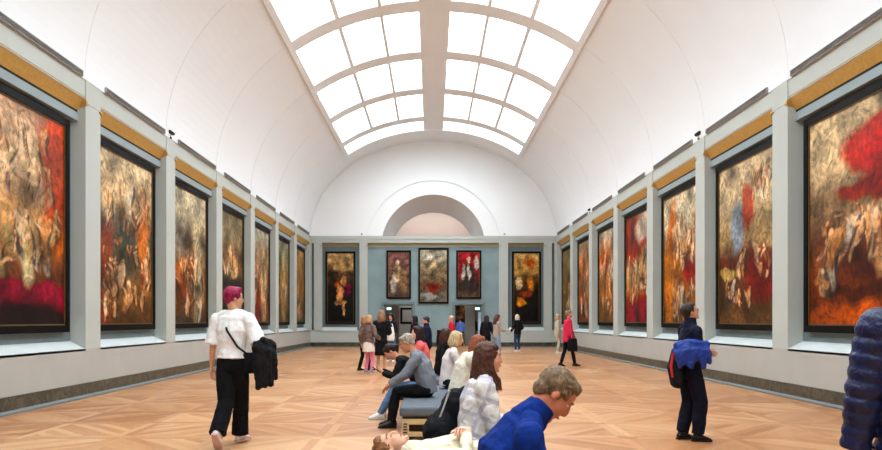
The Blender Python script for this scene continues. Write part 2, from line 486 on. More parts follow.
M_jamb = mat('doorframe_paint_grey_teal', (112, 128, 130), .6, .05, 5)
for i, (x0, x1) in enumerate((DL, DR)):
    b = MB()
    for a, c, z0, z1 in ((x0-.14, x0, 0, DZ+.14), (x1, x1+.14, 0, DZ+.14), (x0, x1, DZ, DZ+.14)):
        b.box(a, c, YB-.01, YB+.08, z0, z1)
    for a, c, z0, z1 in ((x0-.02, x0+.05, 0, DZ), (x1-.05, x1+.02, 0, DZ), (x0, x1, DZ-.06, DZ)):
        b.box(a, c, YB+.08, YB+.45, z0, z1)
    st(b.build('door_%d' % (i+1), M_jamb))
# next room
b = MB()
YN = YB+1.55
b.box(XL-.2, XR+.2, 51, 51.2, 0, 10); b.box(XL-.4, XL-.2, YB+.5, 51.2, 0, 10); b.box(XR+.2, XR+.4, YB+.5, 51.2, 0, 10)
st(b.build('wall_next_room', M_next))
b = MB(); b.box(XL-.4, XR+.4, YB+2.2, 51.2, -.2, 0); st(b.build('floor_next_room', MATS.get('x') or bpy.data.materials['oak_parquet_panels']))
b = MB(); b.box(XL-.4, XR+.4, YN, 51.2, 9.8, 10); st(b.build('ceiling_next_room', M_next))
# partitions seen through the two doorways
b = MB(); b.box(wx(397.5), wx(432), 43.3, 43.5, 0, 3.4); b.box(wx(466.5), wx(477), 42.6, 42.7, 0, 3.0); b.box(XL, XR, 47.0, 47.1, 0, 4.0)
st(b.build('wall_passage', mat('passage_wall_beige', (150, 148, 142), .8, .03, 2)))
lamp_area('passage_light', (0, 42.4, 3.2), (0, 0, 0), 4, .8, 55, (.9, .97, 1))
# ================================================================== PAINTINGS (plain invented colour studies, no known picture)
M_frame = mat('black_lacquer_frame', (10, 9, 8), .55, .2, 12, spec=.08)
M_ledge = mat('gilt_inner_slip', (96, 74, 44), .5, .15, 20)
def canvas_mat():
    m = bpy.data.materials.new('oil_paint_canvas'); t = NT(m)
    a = t.node('ShaderNodeAttribute', attribute_name='Col')
    n = t.noise(9, 6, t.coord(), .7, 1.2); h = t.node('ShaderNodeHueSaturation')
    t.l.new(a.outputs[0], h.inputs['Color'])
    n3 = t.noise(3.2, 5, t.coord(), .62, 2.2)
    k = t.ramp(n3.outputs[0], [(.34, (.42, .40, .38, 1)), (.46, (.95, .95, .95, 1)), (.56, (1.3, 1.3, 1.3, 1)), (.70, (1.5, 1.5, 1.5, 1))])
    t.l.new(t.math('MULTIPLY', t.math('ADD', .25, t.math('MULTIPLY', n.outputs[0], 1.1)), k), h.inputs['Value'])
    h.inputs['Saturation'].default_value = 1.12
    t.l.new(h.outputs[0], t.b.inputs['Base Color'])
    t.b.inputs['Roughness'].default_value = .45; t.b.inputs['Specular IOR Level'].default_value = .15
    t.bump(t.noise(60, 3, t.coord()).outputs[0], .1, .01)
    return m
M_canvas = canvas_mat()
FLESH = [(226, 176, 132), (206, 150, 104), (236, 196, 156), (188, 128, 84)]
def canvas(w, h, spec, nx, nz, seed):
    """spec: dict(bg=[(v,colour)...], blobs=[(u,v,ru,rv,colour,alpha)], figs=[(u0,v0,u1,v1,count,size)])"""
    rnd = random.Random(seed)
    bl = [(u, v, ru, rv, lin(c), al, 0) for u, v, ru, rv, c, al in spec['blobs']]
    for u0, v0, u1, v1, cnt, sz in spec.get('figs', []):
        for _ in range(int(cnt*1.8)):                                    # loose upright strokes: cloth and flesh tones
            u, v = rnd.uniform(u0, u1), rnd.uniform(v0, v1)
            c = rnd.choice(FLESH+spec.get('cl', [(120, 60, 40), (200, 190, 170), (90, 70, 50)]))
            q = sz*rnd.uniform(.45, 1.0)
            bl.append((u, v, q*.33, q*.5, lin(c), .65, rnd.uniform(-.5, .5)))
            bl.append((u+rnd.uniform(-.01, .01), v+q*.42, q*.14, q*.10, lin(rnd.choice(FLESH)), .8, 0))
            bl.append((u+q*.3, v-q*.1, q*.12, q*.5, lin((44, 30, 22)), .75, rnd.uniform(-.4, .4)))
            bl.append((u+q*rnd.uniform(-.4, .4), v+rnd.uniform(0, .3)*q, q*.35, q*.08, lin(rnd.choice(FLESH)), .7, rnd.uniform(-.8, .8)))
    bg = [(v, lin(c)) for v, c in spec['bg']]
    me = bpy.data.meshes.new('canvas'); vs = []; cols = []
    asp = h/w
    for j in range(nz+1):
        for i in range(nx+1):
            u, v = i/nx, j/nz
            vs.append(((u-.5)*w, 0, (v-.5)*h))
            nv = mnoise.noise_vector(Vector((u*3.2+seed*3.7, v*3.2*asp, seed)))
            nw = mnoise.noise_vector(Vector((u*9+seed*1.7, v*9*asp, seed)))
            uu, vv = u+nv[0]*.09+nw[0]*.045, v+nv[1]*.06+nw[1]*.03
            k = 0
            while k < len(bg)-2 and vv > bg[k+1][0]: k += 1
            t = max(0, min(1, (vv-bg[k][0])/(bg[k+1][0]-bg[k][0]))); t = t*t*(3-2*t)
            c = [bg[k][1][q]*(1-t)+bg[k+1][1][q]*t for q in range(3)]
            for bu, bv, ru, rv, bc, al, ro in bl:
                du, dv = (uu-bu), (vv-bv)
                if abs(du) > 2.5*max(ru, rv) or abs(dv) > 2.5*max(ru, rv): continue
                if ro: du, dv = du*math.cos(ro)+dv*math.sin(ro), -du*math.sin(ro)+dv*math.cos(ro)
                d = (du/ru)**2+(dv/rv)**2
                if d < 1.6:
                    a = al*max(0, min(1, (1.6-d)/.9)); c = [c[q]*(1-a)+bc[q]*a for q in range(3)]
            n1 = .5+.5*mnoise.noise(Vector((u*22+seed, v*22*asp, 3.1)))
            n0 = mnoise.noise(Vector((u*4.5+seed*2.3, v*4.5*asp, 9.1)))
            f = (.5+.75*n1)*max(.25, 1.08+1.25*n0)
            cols += [c[0]*f, c[1]*f, c[2]*f, 1]
    fs = [(j*(nx+1)+i, j*(nx+1)+i+1, (j+1)*(nx+1)+i+1, (j+1)*(nx+1)+i) for j in range(nz) for i in range(nx)]
    me.from_pydata(vs, [], fs)
    at = me.color_attributes.new('Col', 'FLOAT_COLOR', 'POINT'); at.data.foreach_set('color', cols)
    me.materials.append(M_canvas); me.update()
    me.polygons.foreach_set('use_smooth', [True]*len(me.polygons)); return me
def painting(loc, rz, w, h, spec, label, seed, group=None, fw=.13, res=26):
    t = empty('painting', loc, rz); tag(t, label, 'painting', group)
    b = MB(); d = .08; W, H = w/2, h/2
    for x0, x1, z0, z1 in ((-W, -W+fw, -H, H), (W-fw, W, -H, H), (-W+fw, W-fw, H-fw, H), (-W+fw, W-fw, -H, -H+fw)):
        b.box(x0, x1, 0, d, z0, z1)
    b.build('frame', M_frame, t)
    b = MB(); g = .025; W2, H2 = W-fw, H-fw
    for x0, x1, z0, z1 in ((-W2, -W2+g, -H2, H2), (W2-g, W2, -H2, H2), (-W2, W2, H2-g, H2), (-W2, W2, -H2, -H2+g)):
        b.box(x0, x1, .02, .04, z0, z1)
    b.build('inner_slip', M_ledge, t)
    me = canvas(W2*2, H2*2, spec, int(res*w), int(res*h), seed)
    o = bpy.data.objects.new('canvas', me); link(o, t); o.location = (0, .045, 0)
    # backing board gives the picture its thickness
    b = MB(); b.box(-W2, W2, .05, d, -H2, H2); b.build('backing_board', M_frame, t)
    return t
SKY = (206, 184, 158); DK = (46, 32, 22); BR = (104, 70, 42); RED = (150, 36, 34); GOLD = (190, 146, 78)
specsL = [  # far to near, left wall
 dict(bg=[(0, (70, 52, 30)), (.5, (150, 110, 60)), (1, (190, 150, 96))], blobs=[(.3, .5, .3, .4, (176, 110, 66), .7)], figs=[(.1, .1, .9, .5, 6, .2)]),
 dict(bg=[(0, (80, 60, 36)), (.5, (130, 104, 62)), (1, (150, 146, 118))], blobs=[(.6, .4, .2, .4, (190, 160, 110), .7), (.2, .7, .2, .2, (96, 88, 66), .7)], figs=[(.2, .1, .9, .6, 8, .2)]),
 dict(bg=[(0, (96, 46, 32)), (.4, (130, 70, 48)), (.7, (160, 130, 96)), (1, (176, 170, 150))], blobs=[(.25, .25, .3, .25, (120, 40, 34), .8), (.7, .4, .2, .35, (206, 176, 130), .7)], figs=[(.1, .1, .9, .6, 10, .2)]),
 dict(bg=[(0, (20, 16, 14)), (.35, (50, 36, 26)), (.6, (150, 112, 72)), (.8, (140, 122, 92)), (1, (120, 106, 76))], blobs=[(.6, .52, .22, .1, (216, 170, 116), .8), (.5, .3, .5, .1, DK, .9)], figs=[(.1, .42, .9, .62, 12, .16), (.2, .1, .8, .3, 4, .12)]),
 dict(bg=[(0, (60, 44, 28)), (.3, (140, 84, 44)), (.6, (140, 118, 92)), (1, (206, 192, 160))], blobs=[(.3, .35, .25, .16, (176, 84, 40), .8), (.75, .4, .16, .34, (196, 178, 140), .6), (.2, .7, .25, .12, (110, 104, 92), .6)], figs=[(.1, .12, .9, .6, 18, .16)]),
 dict(bg=[(0, (84, 54, 30)), (.2, (120, 84, 50)), (.5, (90, 84, 68)), (.8, (196, 168, 130)), (1, (206, 182, 146))], blobs=[(.45, .45, .12, .16, (50, 66, 50), .8), (.1, .3, .2, .3, (120, 52, 36), .8), (.85, .45, .12, .3, (196, 116, 66), .8)], figs=[(.1, .08, .95, .45, 20, .15), (.1, .55, .9, .85, 12, .14)]),
 dict(bg=[(0, (40, 12, 14)), (.12, (120, 14, 34)), (.22, (90, 50, 34)), (.5, (176, 134, 92)), (.75, (220, 186, 150)), (1, (190, 150, 120))], blobs=[(.95, .72, .22, .34, (190, 64, 48), .85), (.55, .15, .6, .05, (140, 16, 44), .9), (.55, .33, .1, .14, (190, 176, 134), .8), (.5, .02, .6, .05, (16, 10, 12), .9), (.9, .4, .12, .14, (150, 84, 50), .8)], figs=[(.05, .28, .9, .48, 16, .16), (.1, .6, .85, .95, 14, .12)], cl=[(160, 140, 96), (196, 180, 150), (90, 70, 90), (60, 40, 30)]),
]
specsR = [
 dict(bg=[(0, (80, 60, 34)), (.5, (120, 98, 56)), (1, (150, 130, 88))], blobs=[(.6, .5, .3, .3, (110, 84, 46), .7)], figs=[(.1, .1, .9, .5, 5, .2)]),
 dict(bg=[(0, (110, 60, 40)), (.4, (150, 88, 56)), (.8, (176, 130, 96)), (1, (186, 156, 120))], blobs=[(.35, .7, .2, .14, (196, 110, 74), .8), (.5, .15, .4, .1, (96, 40, 28), .8)], figs=[(.2, .1, .8, .7, 10, .2)]),
 dict(bg=[(0, (100, 64, 36)), (.4, (170, 110, 64)), (.75, (206, 146, 104)), (1, (196, 182, 156))], blobs=[(.3, .65, .3, .14, (200, 92, 56), .75), (.7, .55, .2, .1, (200, 196, 170), .6)], figs=[(.1, .1, .9, .7, 18, .17)]),
 dict(bg=[(0, (120, 24, 34)), (.2, (130, 52, 36)), (.5, (190, 150, 100)), (.7, (150, 60, 44)), (1, (170, 120, 90))], blobs=[(.2, .8, .3, .3, (150, 44, 36), .8), (.7, .85, .3, .12, (190, 180, 160), .7), (.5, .12, .5, .08, (140, 20, 36), .85)], figs=[(.1, .22, .9, .6, 20, .15)]),
 dict(bg=[(0, (90, 60, 34)), (.3, (150, 90, 50)), (.5, (170, 108, 58)), (.8, (196, 180, 150)), (1, (212, 194, 160))], blobs=[(.3, .72, .14, .22, (206, 110, 40), .9), (.85, .37, .25, .08, (146, 40, 50), .85), (.15, .3, .15, .3, (196, 116, 52), .7)], figs=[(.3, .05, .95, .3, 12, .17), (.3, .45, .9, .8, 14, .15)]),
 dict(bg=[(0, (96, 66, 38)), (.2, (70, 44, 28)), (.4, (100, 48, 34)), (.55, (170, 140, 98)), (.8, (200, 176, 138)), (1, (196, 172, 136))], blobs=[(.35, .6, .14, .14, (110, 130, 144), .85), (.55, .7, .1, .14, (176, 60, 50), .85), (.85, .3, .3, .16, (116, 34, 32), .85), (.2, .33, .2, .03, (180, 150, 90), .8)], figs=[(.15, .12, .6, .28, 12, .12), (.6, .75, .95, .9, 10, .1), (.4, .28, .9, .45, 6, .12)]),
 dict(bg=[(0, (150, 70, 30)), (.12, (110, 50, 26)), (.3, (90, 44, 30)), (.55, (140, 110, 80)), (.8, (206, 178, 138)), (1, (210, 182, 142))], blobs=[(.75, .8, .3, .10, (178, 24, 24), .95), (.9, .68, .25, .16, (170, 22, 24), .95), (.55, .62, .2, .05, (190, 40, 30), .9), (.8, .35, .2, .12, (96, 36, 40), .8), (.6, .17, .3, .03, (60, 26, 20), .85), (.4, .05, .5, .06, (190, 84, 40), .8)], figs=[(.12, .2, .35, .5, 8, .2), (.4, .28, .95, .52, 12, .17)]),
]
namesL = ['dim ochre tall painting at the far end of the left wall', 'olive brown left wall painting with a pale upright streak, second from far end',
 'painting with dark red lower corner, third from the far end on the left wall', 'left wall painting with a nearly black lower half and glowing band',
 'left wall painting in mottled orange and grey, third from the near end', 'large crowded painting with dark green patch, second from the near end, left wall',
 'nearest left wall painting, cropped, crimson cloth band across its foot']
namesR = ['dim olive painting at the far end of the right wall', 'rust brown painting second from the far end on the right wall',
 'peach and orange painting of many figures, third from the far end on the right wall', 'painting with crimson lower edge and red upper corner on the right wall',
 'painting with orange column and purple red patch behind the man in glasses, right wall', 'grey painting with blue and red patches, second from the near end on the right wall',
 'right wall painting with sweeping scarlet drapery, nearest the puffer coat']
for k in range(7):
    yc = PIL[k+1]+BAY/2
    rs = 40 if k > 4 else 26 if k > 2 else 14
    painting((XL-.18, yc, 3.285), PI/2, 3.2, 4.03, specsL[k], namesL[k], 11+k, res=rs)
    painting((XR+.18, yc, 3.285), -PI/2, 3.2, 4.03, specsR[k], namesR[k], 41+k, res=rs)
def endp(px0, px1, py0, py1, spec, label, seed, y):
    painting((wx((px0+px1)/2), y, wz((py0+py1)/2)), 0, (px1-px0)/18., (py1-py0)/18., spec, label, seed, fw=.09, res=34)
endp(325.2, 355.2, 251.3, 324, dict(bg=[(0, (10, 9, 8)), (.45, (22, 18, 15)), (.68, (70, 50, 34)), (.8, (196, 158, 110)), (1, (186, 152, 110))],
  blobs=[(.72, .48, .16, .08, (130, 34, 70), .9), (.5, .42, .12, .10, (226, 160, 110), .95), (.62, .62, .10, .06, (214, 150, 100), .9), (.38, .55, .10, .05, (190, 84, 50), .85), (.5, .28, .2, .05, (220, 160, 112), .9), (.62, .17, .06, .09, (222, 170, 120), .9), (.3, .88, .14, .05, (120, 92, 62), .6), (.7, .86, .14, .05, (150, 110, 70), .6), (.15, .7, .1, .1, (30, 22, 16), .8)]),
  'dark painting with pale figures and plum cloth, left of the end wall', 71, YB+.08)
endp(512.2, 541.2, 251.3, 324, dict(bg=[(0, (10, 9, 8)), (.3, (20, 15, 12)), (.6, (90, 60, 34)), (.75, (190, 146, 90)), (1, (206, 166, 108))],
  blobs=[(.65, .85, .2, .07, (206, 90, 54), .9), (.7, .78, .12, .07, (222, 150, 96), .8), (.25, .55, .12, .09, (230, 196, 150), .95), (.7, .54, .18, .08, (206, 130, 74), .95), (.3, .27, .16, .06, (220, 140, 74), .95), (.5, .4, .3, .05, (150, 66, 40), .7), (.85, .4, .12, .2, (14, 11, 9), .9)]),
  'dark painting with golden figures, right of the end wall behind a lone visitor', 72, YB+.08)
endp(386.4, 411, 250.4, 298.7, dict(bg=[(0, (90, 66, 60)), (.4, (110, 80, 70)), (1, (130, 88, 80))],
  blobs=[(.42, .55, .16, .22, (196, 166, 126), .9), (.45, .78, .08, .06, (220, 190, 160), .9), (.25, .28, .14, .16, (200, 190, 170), .8), (.7, .35, .2, .25, (140, 112, 74), .7)]),
  'small portrait in russet and cream, left of the central three', 73, YB-.04)
endp(418.3, 448.7, 248, 303.5, dict(bg=[(0, (110, 104, 92)), (.3, (96, 66, 48)), (.6, (130, 110, 84)), (1, (176, 168, 146))],
  blobs=[(.5, .62, .14, .14, (206, 180, 136), .85), (.5, .5, .16, .16, (90, 80, 56), .8), (.5, .28, .2, .1, (150, 52, 44), .8), (.35, .12, .3, .05, (170, 168, 160), .7), (.25, .85, .2, .06, (206, 196, 176), .8), (.8, .85, .14, .08, (200, 184, 160), .7), (.5, .76, .06, .05, (222, 188, 150), .9)]),
  'tallest of the three central end wall paintings, pale figure above red', 74, YB-.04)
endp(456.2, 481.2, 250.4, 298.7, dict(bg=[(0, (96, 70, 56)), (.2, (60, 44, 36)), (.6, (150, 52, 54)), (1, (178, 66, 68))],
  blobs=[(.5, .45, .26, .3, (44, 38, 34), .95), (.5, .82, .07, .05, (222, 184, 156), .95), (.52, .58, .07, .16, (206, 200, 186), .9), (.25, .55, .08, .16, (196, 190, 176), .8), (.85, .75, .12, .12, (190, 180, 170), .8)]),
  'portrait with dark cloaked shape on red ground, right of the central three', 75, YB-.04)
painting((wx(405.5), 43.28, wz(315.5)), 0, .78, .95, dict(bg=[(0, (34, 28, 22)), (1, (60, 50, 38))], blobs=[(.5, .55, .25, .25, (120, 96, 70), .7)]), 'small black framed picture seen through the left doorway', 80, fw=.1, res=14)
painting((wx(460), 46.8, 2.0), 0, 2.4, 2.7, dict(bg=[(0, (60, 40, 24)), (1, (110, 84, 58))], blobs=[(.4, .5, .3, .2, (150, 116, 80), .7)], figs=[(.1, .1, .9, .9, 14, .14)]), 'brown picture glimpsed through the right doorway', 81, fw=.1, res=18)

# lit green-white emergency signs just inside the doorways
M_lit = bpy.data.materials.new('lit_sign_panel'); _t = NT(M_lit)
_t.b.inputs['Emission Color'].default_value = lin((170, 240, 245)); _t.b.inputs['Emission Strength'].default_value = 3
_t.b.inputs['Base Color'].default_value = lin((170, 240, 245))
for x, lab in ((wx(388.5), 'glowing pale sign inside the left doorway'), (wx(478), 'glowing pale sign inside the right doorway')):
    t = empty('emergency_sign', (x, YB+.5, 2.14)); tag(t, lab, 'sign')
    b = MB(); b.box(-.14, .14, 0, .05, -.08, .08); b.build('housing', M_jamb, t)
    b = MB(); b.box(-.12, .12, -.012, 0, -.065, .065); b.build('lit_panel', M_lit, t)
    b = MB(); b.box(-.02, .02, .02, .04, .08, .26+.0); b.build('hanger', M_jamb, t)
# tall glazed display strip in the right doorway
t = empty('glass_door_leaf', (wx(480.6), YB+.5, 0)); tag(t, 'narrow lit glass door leaf at the right edge of the right doorway', 'door')
b = MB(); b.box(-.10, .10, 0, .03, .06, 1.95); b.build('pane', mat('frosted_pale_blue_glass', (196, 216, 236), .25, .03, 3), t)
b = MB()
for x0, x1, z0, z1 in ((-.13, -.1, 0, 2), (.1, .13, 0, 2), (-.1, .1, 1.95, 2), (-.1, .1, 0, .06)): b.box(x0, x1, -.01, .04, z0, z1)
b.build('frame', M_jamb, t)
# little camera domes on the end wall cornice
for px, lab in ((361.6, 'tiny camera dome on the end cornice, left one'), (504.5, 'tiny camera dome on the end cornice, right one')):
    t = empty('camera_dome', (wx(px), YB+.02, ZS)); tag(t, lab, 'security camera', 'camera domes on the end cornice')
    b = MB(); b.tube([(0, 0, 0), (0, 0, .07)], [.02, .02]); b.build('stem', M_vent, t, smooth=True)
    b = MB(); b.ell((0, 0, .1), (.06, .06, .05)); b.build('dome', M_vent, t, smooth=True)
# spot fittings clamped on the long cornices
for (X, s, y, lab) in ((XL, -1, PIL[5]-.05, 'small dark spotlight on the left cornice between two vents'), (XR, 1, PIL[2]+.1, 'small dark spotlight on the right cornice toward the far end'), (XR, 1, PIL[5]+.05, 'small dark spotlight on the right cornice between two vents')):
    t = empty('spotlight', (X+s*.0, y, ZS)); tag(t, lab, 'spotlight')
    b = MB(); b.box(-.03, .03, -.05, .05, 0, .03); b.tube([(0, 0, .03), (0, 0, .12)], [.015, .015]); b.build('bracket', M_gap, t)
    b = MB(); b.tube([(-s*.02, -.1, .15), (-s*.05, .1, .14)], [.05, .04]); b.build('lamp_head', M_gap, t, smooth=True)
# ================================================================== BENCHES
M_cush = fabric('grey_bench_upholstery', (96, 102, 110), .8, .25, 3, .06)
M_oak = mat('pale_oak_bench_wood', (204, 178, 132), .5, .1, 5, bump=.05)
def bench(x0, x1, y0, y1, top, label):
    cx, cy = (x0+x1)/2, (y0+y1)/2; hx, hy = (x1-x0)/2, (y1-y0)/2
    t = empty('bench', (cx, cy, 0)); tag(t, label, 'bench', 'upholstered gallery benches')
    b = MB(); b.box(-hx, hx, -hy, hy, top-.12, top)
    c = b.build('cushion', M_cush, t); m = c.modifiers.new('bevel', 'BEVEL'); m.width = .035; m.segments = 4
    c.data.polygons.foreach_set('use_smooth', [True]*6)
    b = MB(); b.box(-hx+.04, hx-.04, -hy+.04, hy-.04, top-.15, top-.12); b.build('gap_shade_board', M_gap, t)  # black board paints the shadow gap between cushion and rail
    b = MB(); z1 = top-.15; z0 = z1-.07; q = .03
    b.box(-hx+q, hx-q, -hy+q, -hy+q+.035, z0, z1); b.box(-hx+q, hx-q, hy-q-.035, hy-q, z0, z1)
    b.box(-hx+q, -hx+q+.035, -hy+q+.035, hy-q-.035, z0, z1); b.box(hx-q-.035, hx-q, -hy+q+.035, hy-q-.035, z0, z1)
    b.build('top_rail', M_oak, t, bevel=.004)
    for sx in (-1, 1):
        for sy in (-1, 1):
            b = MB(); xa = sx*(hx-q); ya = sy*(hy-q)
            b.box(xa, xa-sx*.09, ya, ya-sy*.05, 0, z0); b.build('leg', M_oak, t, bevel=.004)
    b = MB()
    for sy in (-1, 1): b.box(-hx+q+.09, hx-q-.09, sy*(hy-q-.005), sy*(hy-q-.04), .05, .11)
    for sx in (-1, 1): b.box(sx*(hx-q-.005), sx*(hx-q-.04), -hy+q+.05, hy-q-.05, .05, .11)
    b.build('stretcher', M_oak, t, bevel=.004)
    b = MB()
    for k in range(5): b.box(-hx+q+.02, -hx+q+.07, -hy+q-.006, -hy+q, .06+k*.035, .075+k*.035)
    b.build('vent_slot', M_gap, t)
    return t
BT1, BT2 = .42, .44
bench(-.40, .50, 9.1, 12.2, BT1, 'grey cushioned oak bench with its empty near corner showing, under the grey haired man')
bench(-.34, .56, 3.0, 6.1, BT2, 'nearest grey bench, a man lying across it')
bench(-.38, .52, 13.4, 16.4, BT1, 'farthest grey bench, behind the other two')

# ================================================================== PEOPLE
def skin(c): 
    nm = 'skin_%d_%d_%d' % c
    if nm in MATS: return MATS[nm]
    m = mat(nm, c, .55, .05, 20, spec=.3); b = m.node_tree.nodes['Principled BSDF']
    b.inputs['Subsurface Weight'].default_value = .08; b.inputs['Subsurface Radius'].default_value = (.02, .008, .004)
    return m
def hairm(c):
    nm = 'hair_%d_%d_%d' % c
    if nm in MATS: return MATS[nm]
    m = bpy.data.materials.new(nm); t = NT(m)
    mp = t.n.new('ShaderNodeMapping'); mp.inputs['Scale'].default_value = (1, 1, .18); t.l.new(t.coord(), mp.inputs[0])
    n = t.noise(70, 4, mp.outputs[0], .6, .8); C = lin(c)
    t.l.new(t.ramp(n.outputs[0], [(.35, tuple(v*.45 for v in C[:3])+(1,)), (.52, C), (.7, tuple(min(1, v*1.5) for v in C[:3])+(1,))]), t.b.inputs['Base Color'])
    t.b.inputs['Roughness'].default_value = .5; t.b.inputs['Specular IOR Level'].default_value = .25
    t.bump(n.outputs[0], .6, .02); MATS[nm] = m; return m
M_eye = mat('eye_white', (230, 226, 220), .25, .01); M_iris = mat('eye_dark', (50, 36, 28), .2, .05)
M_lip = mat('lips', (176, 96, 88), .45, .04); M_glasses = mat('dark_spectacle_frame', (30, 26, 26), .3, .05)
M_sole = mat('shoe_sole_white', (214, 208, 200), .7, .04); M_blackshoe = mat('black_leather_shoe', (24, 22, 22), .4, .1)
M_black = fabric('black_cloth', (22, 22, 26), .9, .35, 8, .15)
V = Vector
def ik(a, tgt, l1, l2, pole):
    a, tgt = V(a), V(tgt); d = tgt-a; L = min(d.length, (l1+l2)*.998); u = d.normalized(); tgt = a+u*L
    p = V(pole); p = (p-u*p.dot(u)).normalized()
    x = (l1*l1-l2*l2+L*L)/(2*L); h = math.sqrt(max(0, l1*l1-x*x))
    return a+u*x+p*h, tgt
def dirv(deg): r = math.radians(deg); return V((0, math.sin(r), math.cos(r)))

def person(loc, rz, label, H=1.72, vox=.012, sk=(214, 160, 128), hair=('short', (60, 42, 30)), seat=None, lean=2, bend=4,
           hp=0, hyaw=0, sh=.175, hands=None, poles=None, feet=None, fyaw=(8, -8), fpitch=(0, 0), kpole=(0, 1, .1), top=None, bottom=None,
           shoe=None, glasses=False, closed=False, rot=None, face=False, palm=None, curl=22, neckf=0, hemd=0, fat=1.0, group=None):
    """local frame: +Y is where the person faces, +X the person's right; lengths for a 1.75 m body scaled by H"""
    k = H/1.75
    root = empty('person', loc, math.radians(rz))
    if rot is not None: root.rotation_euler = rot
    tag(root, label, 'person', group)
    P0 = V((0, 0, .95)) if seat is None else V(seat)/k
    Wa = P0+.13*dirv(lean*.6); C = Wa+.2*dirv(lean); N = C+.2*dirv(lean+bend); nd = lean+bend
    HC = N+.075*dirv(nd+neckf*.5)+.085*dirv(nd*.6+neckf)
    sho = [N-.078*dirv(nd)+V((s*sh, 0, 0)) for s in (1, -1)]
    hip = [P0+V((s*.09, 0, -.03)) for s in (1, -1)]
    hands = hands or [(.24, .04, .80), (-.24, .04, .80)]; poles = poles or [(.4, -1, 0), (-.4, -1, 0)]
    feet = feet or ([(.10, 0, .085), (-.10, 0, .085)] if seat is None else [(.11, .46, .085), (-.11, .42, .085)])
    arms = [ik(sho[i], V(hands[i])/k, .285, .255, poles[i]) for i in (0, 1)]
    legs = [ik(hip[i], V(feet[i])/k, .43, .415, kpole) for i in (0, 1)]
    KS = lambda p: tuple(V(p)*k)
    class B2(MB):
        def tube(s, pts, rad, side=(1, 0, 0), seg=14, caps='round'):
            MB.tube(s, [V(p)*k for p in pts], [tuple(q*k for q in r) if hasattr(r, '__len__') else r*k for r in rad], side, seg, caps)
        def ell(s, c, r, rot=None, nu=16, nv=10):
            MB.ell(s, V(c)*k, tuple(q*k for q in r) if hasattr(r, '__len__') else r*k, rot, nu, nv)
    Rh = Matrix.Rotation(math.radians(hyaw), 3, 'Z') @ Matrix.Rotation(math.radians(-hp), 3, 'X')
    hd = lambda x, y, z: HC+Rh @ V((x, y, z))
    # ---- body: one continuous skin
    b = B2()
    b.tube([P0-(.06 if seat is None else -.01)*dirv(0), P0+.04*dirv(lean*.5), Wa, C, N-.06*dirv(nd)], [(.13, .10), (.145, .105), (.125*fat, .095*fat), (.145, .105), (.13, .075)])
    b.tube([sho[0], sho[1]], [.05, .05], side=(0, 1, 0))
    b.tube([N-.07*dirv(nd), N+.02*dirv(nd), HC+Rh @ V((0, -.02, -.05))], [(.075, .06), (.054, .054), (.052, .054)])
    for i, s in enumerate((1, -1)):
        e, wr = arms[i]
        b.tube([sho[i], sho[i].lerp(e, .5), e, e.lerp(wr, .35), wr], [.05, .044, .037, .036, .024])
        kn, an = legs[i]
        b.tube([hip[i], hip[i].lerp(kn, .5), kn, kn.lerp(an, .35), an], [.078, .068, .050, .050, .034])
        b.tube([an, an+V((0, .06, -.04))], [.032, .03])
    # head
    b.ell(hd(0, -.014, .032), (.074, .094, .086), Rh); b.ell(hd(0, .030, -.025), (.062, .064, .082), Rh); b.ell(hd(0, .022, .048), (.062, .068, .048), Rh)
    b.ell(hd(0, .034, -.074), (.050, .050, .038), Rh); b.ell(hd(0, .074, -.097), (.024, .018, .018), Rh)
    b.tube([hd(0, .088, .024), hd(0, .106, -.010), hd(0, .104, -.026)], [.010, .014, .014])
    b.ell(hd(0, .076, .034), (.052, .016, .012), Rh); b.ell(hd(0, .086, -.054), (.022, .012, .006), Rh); b.ell(hd(0, .084, -.066), (.018, .012, .007), Rh)
    for s in (1, -1):
        b.ell(hd(s*.036, .062, -.018), (.020, .022, .018), Rh)
        b.ell(hd(s*.076, -.012, -.006), (.009, .017, .027), Rh)
    # hands: palm and five separate fingers rooted in it
    ex = B2()
    for i, s in enumerate((1, -1)):
        e, wr = arms[i]; f = (wr-e).normalized()
        n = V(palm[i]) if palm else V((-s, 0, 0)); n = (n-f*n.dot(f)).normalized(); c = f.cross(n)
        b.tube([wr, wr+f*.045, wr+f*.085], [(.027, .017), (.040, .016), (.038, .012)], side=c)
        for off, ln in ((-.029, .058), (-.010, .072), (.010, .078), (.029, .066)):
            o = wr+f*.078+c*(off*s); d = f.copy(); pts = [o-f*.02]
            for j in range(3):
                d = (Matrix.Rotation(math.radians(curl*(1 if j else .6)), 3, c.cross(V((0, 0, 0))) if False else n.cross(f)*-1) @ d).normalized()
                pts.append(pts[-1]+d*(ln*(.5, .32, .25)[j]+(.02 if j == 0 else 0)))
            ex.tube(pts, [.0095, .009, .008, .0065], seg=8)
        o = wr+f*.025+c*(s*.028); d = (f*.75+c*s*.55+n*.35).normalized(); d2 = (f*.95+n*.3+c*s*.1).normalized()
        ex.tube([o, o+d*.04, o+d*.04+d2*.03, o+d*.04+d2*.052], [.013, .0115, .010, .008], seg=8)
    b.organic('body', skin(sk), root, vox, 3, extra=ex)
    # ---- eyes
    if not closed:
        for s in (1, -1):
            q = B2(); q.ell(hd(s*.030, .0770, .010), (.0125, .008, .006), Rh, 10, 6); e_ = q.build('eye', M_eye, root, smooth=True)
            if face:
                q = B2(); q.ell(hd(s*.030, .0825, .010), (.0065, .004, .0055), Rh, 8, 5); q.build('iris', M_iris, e_, smooth=True)
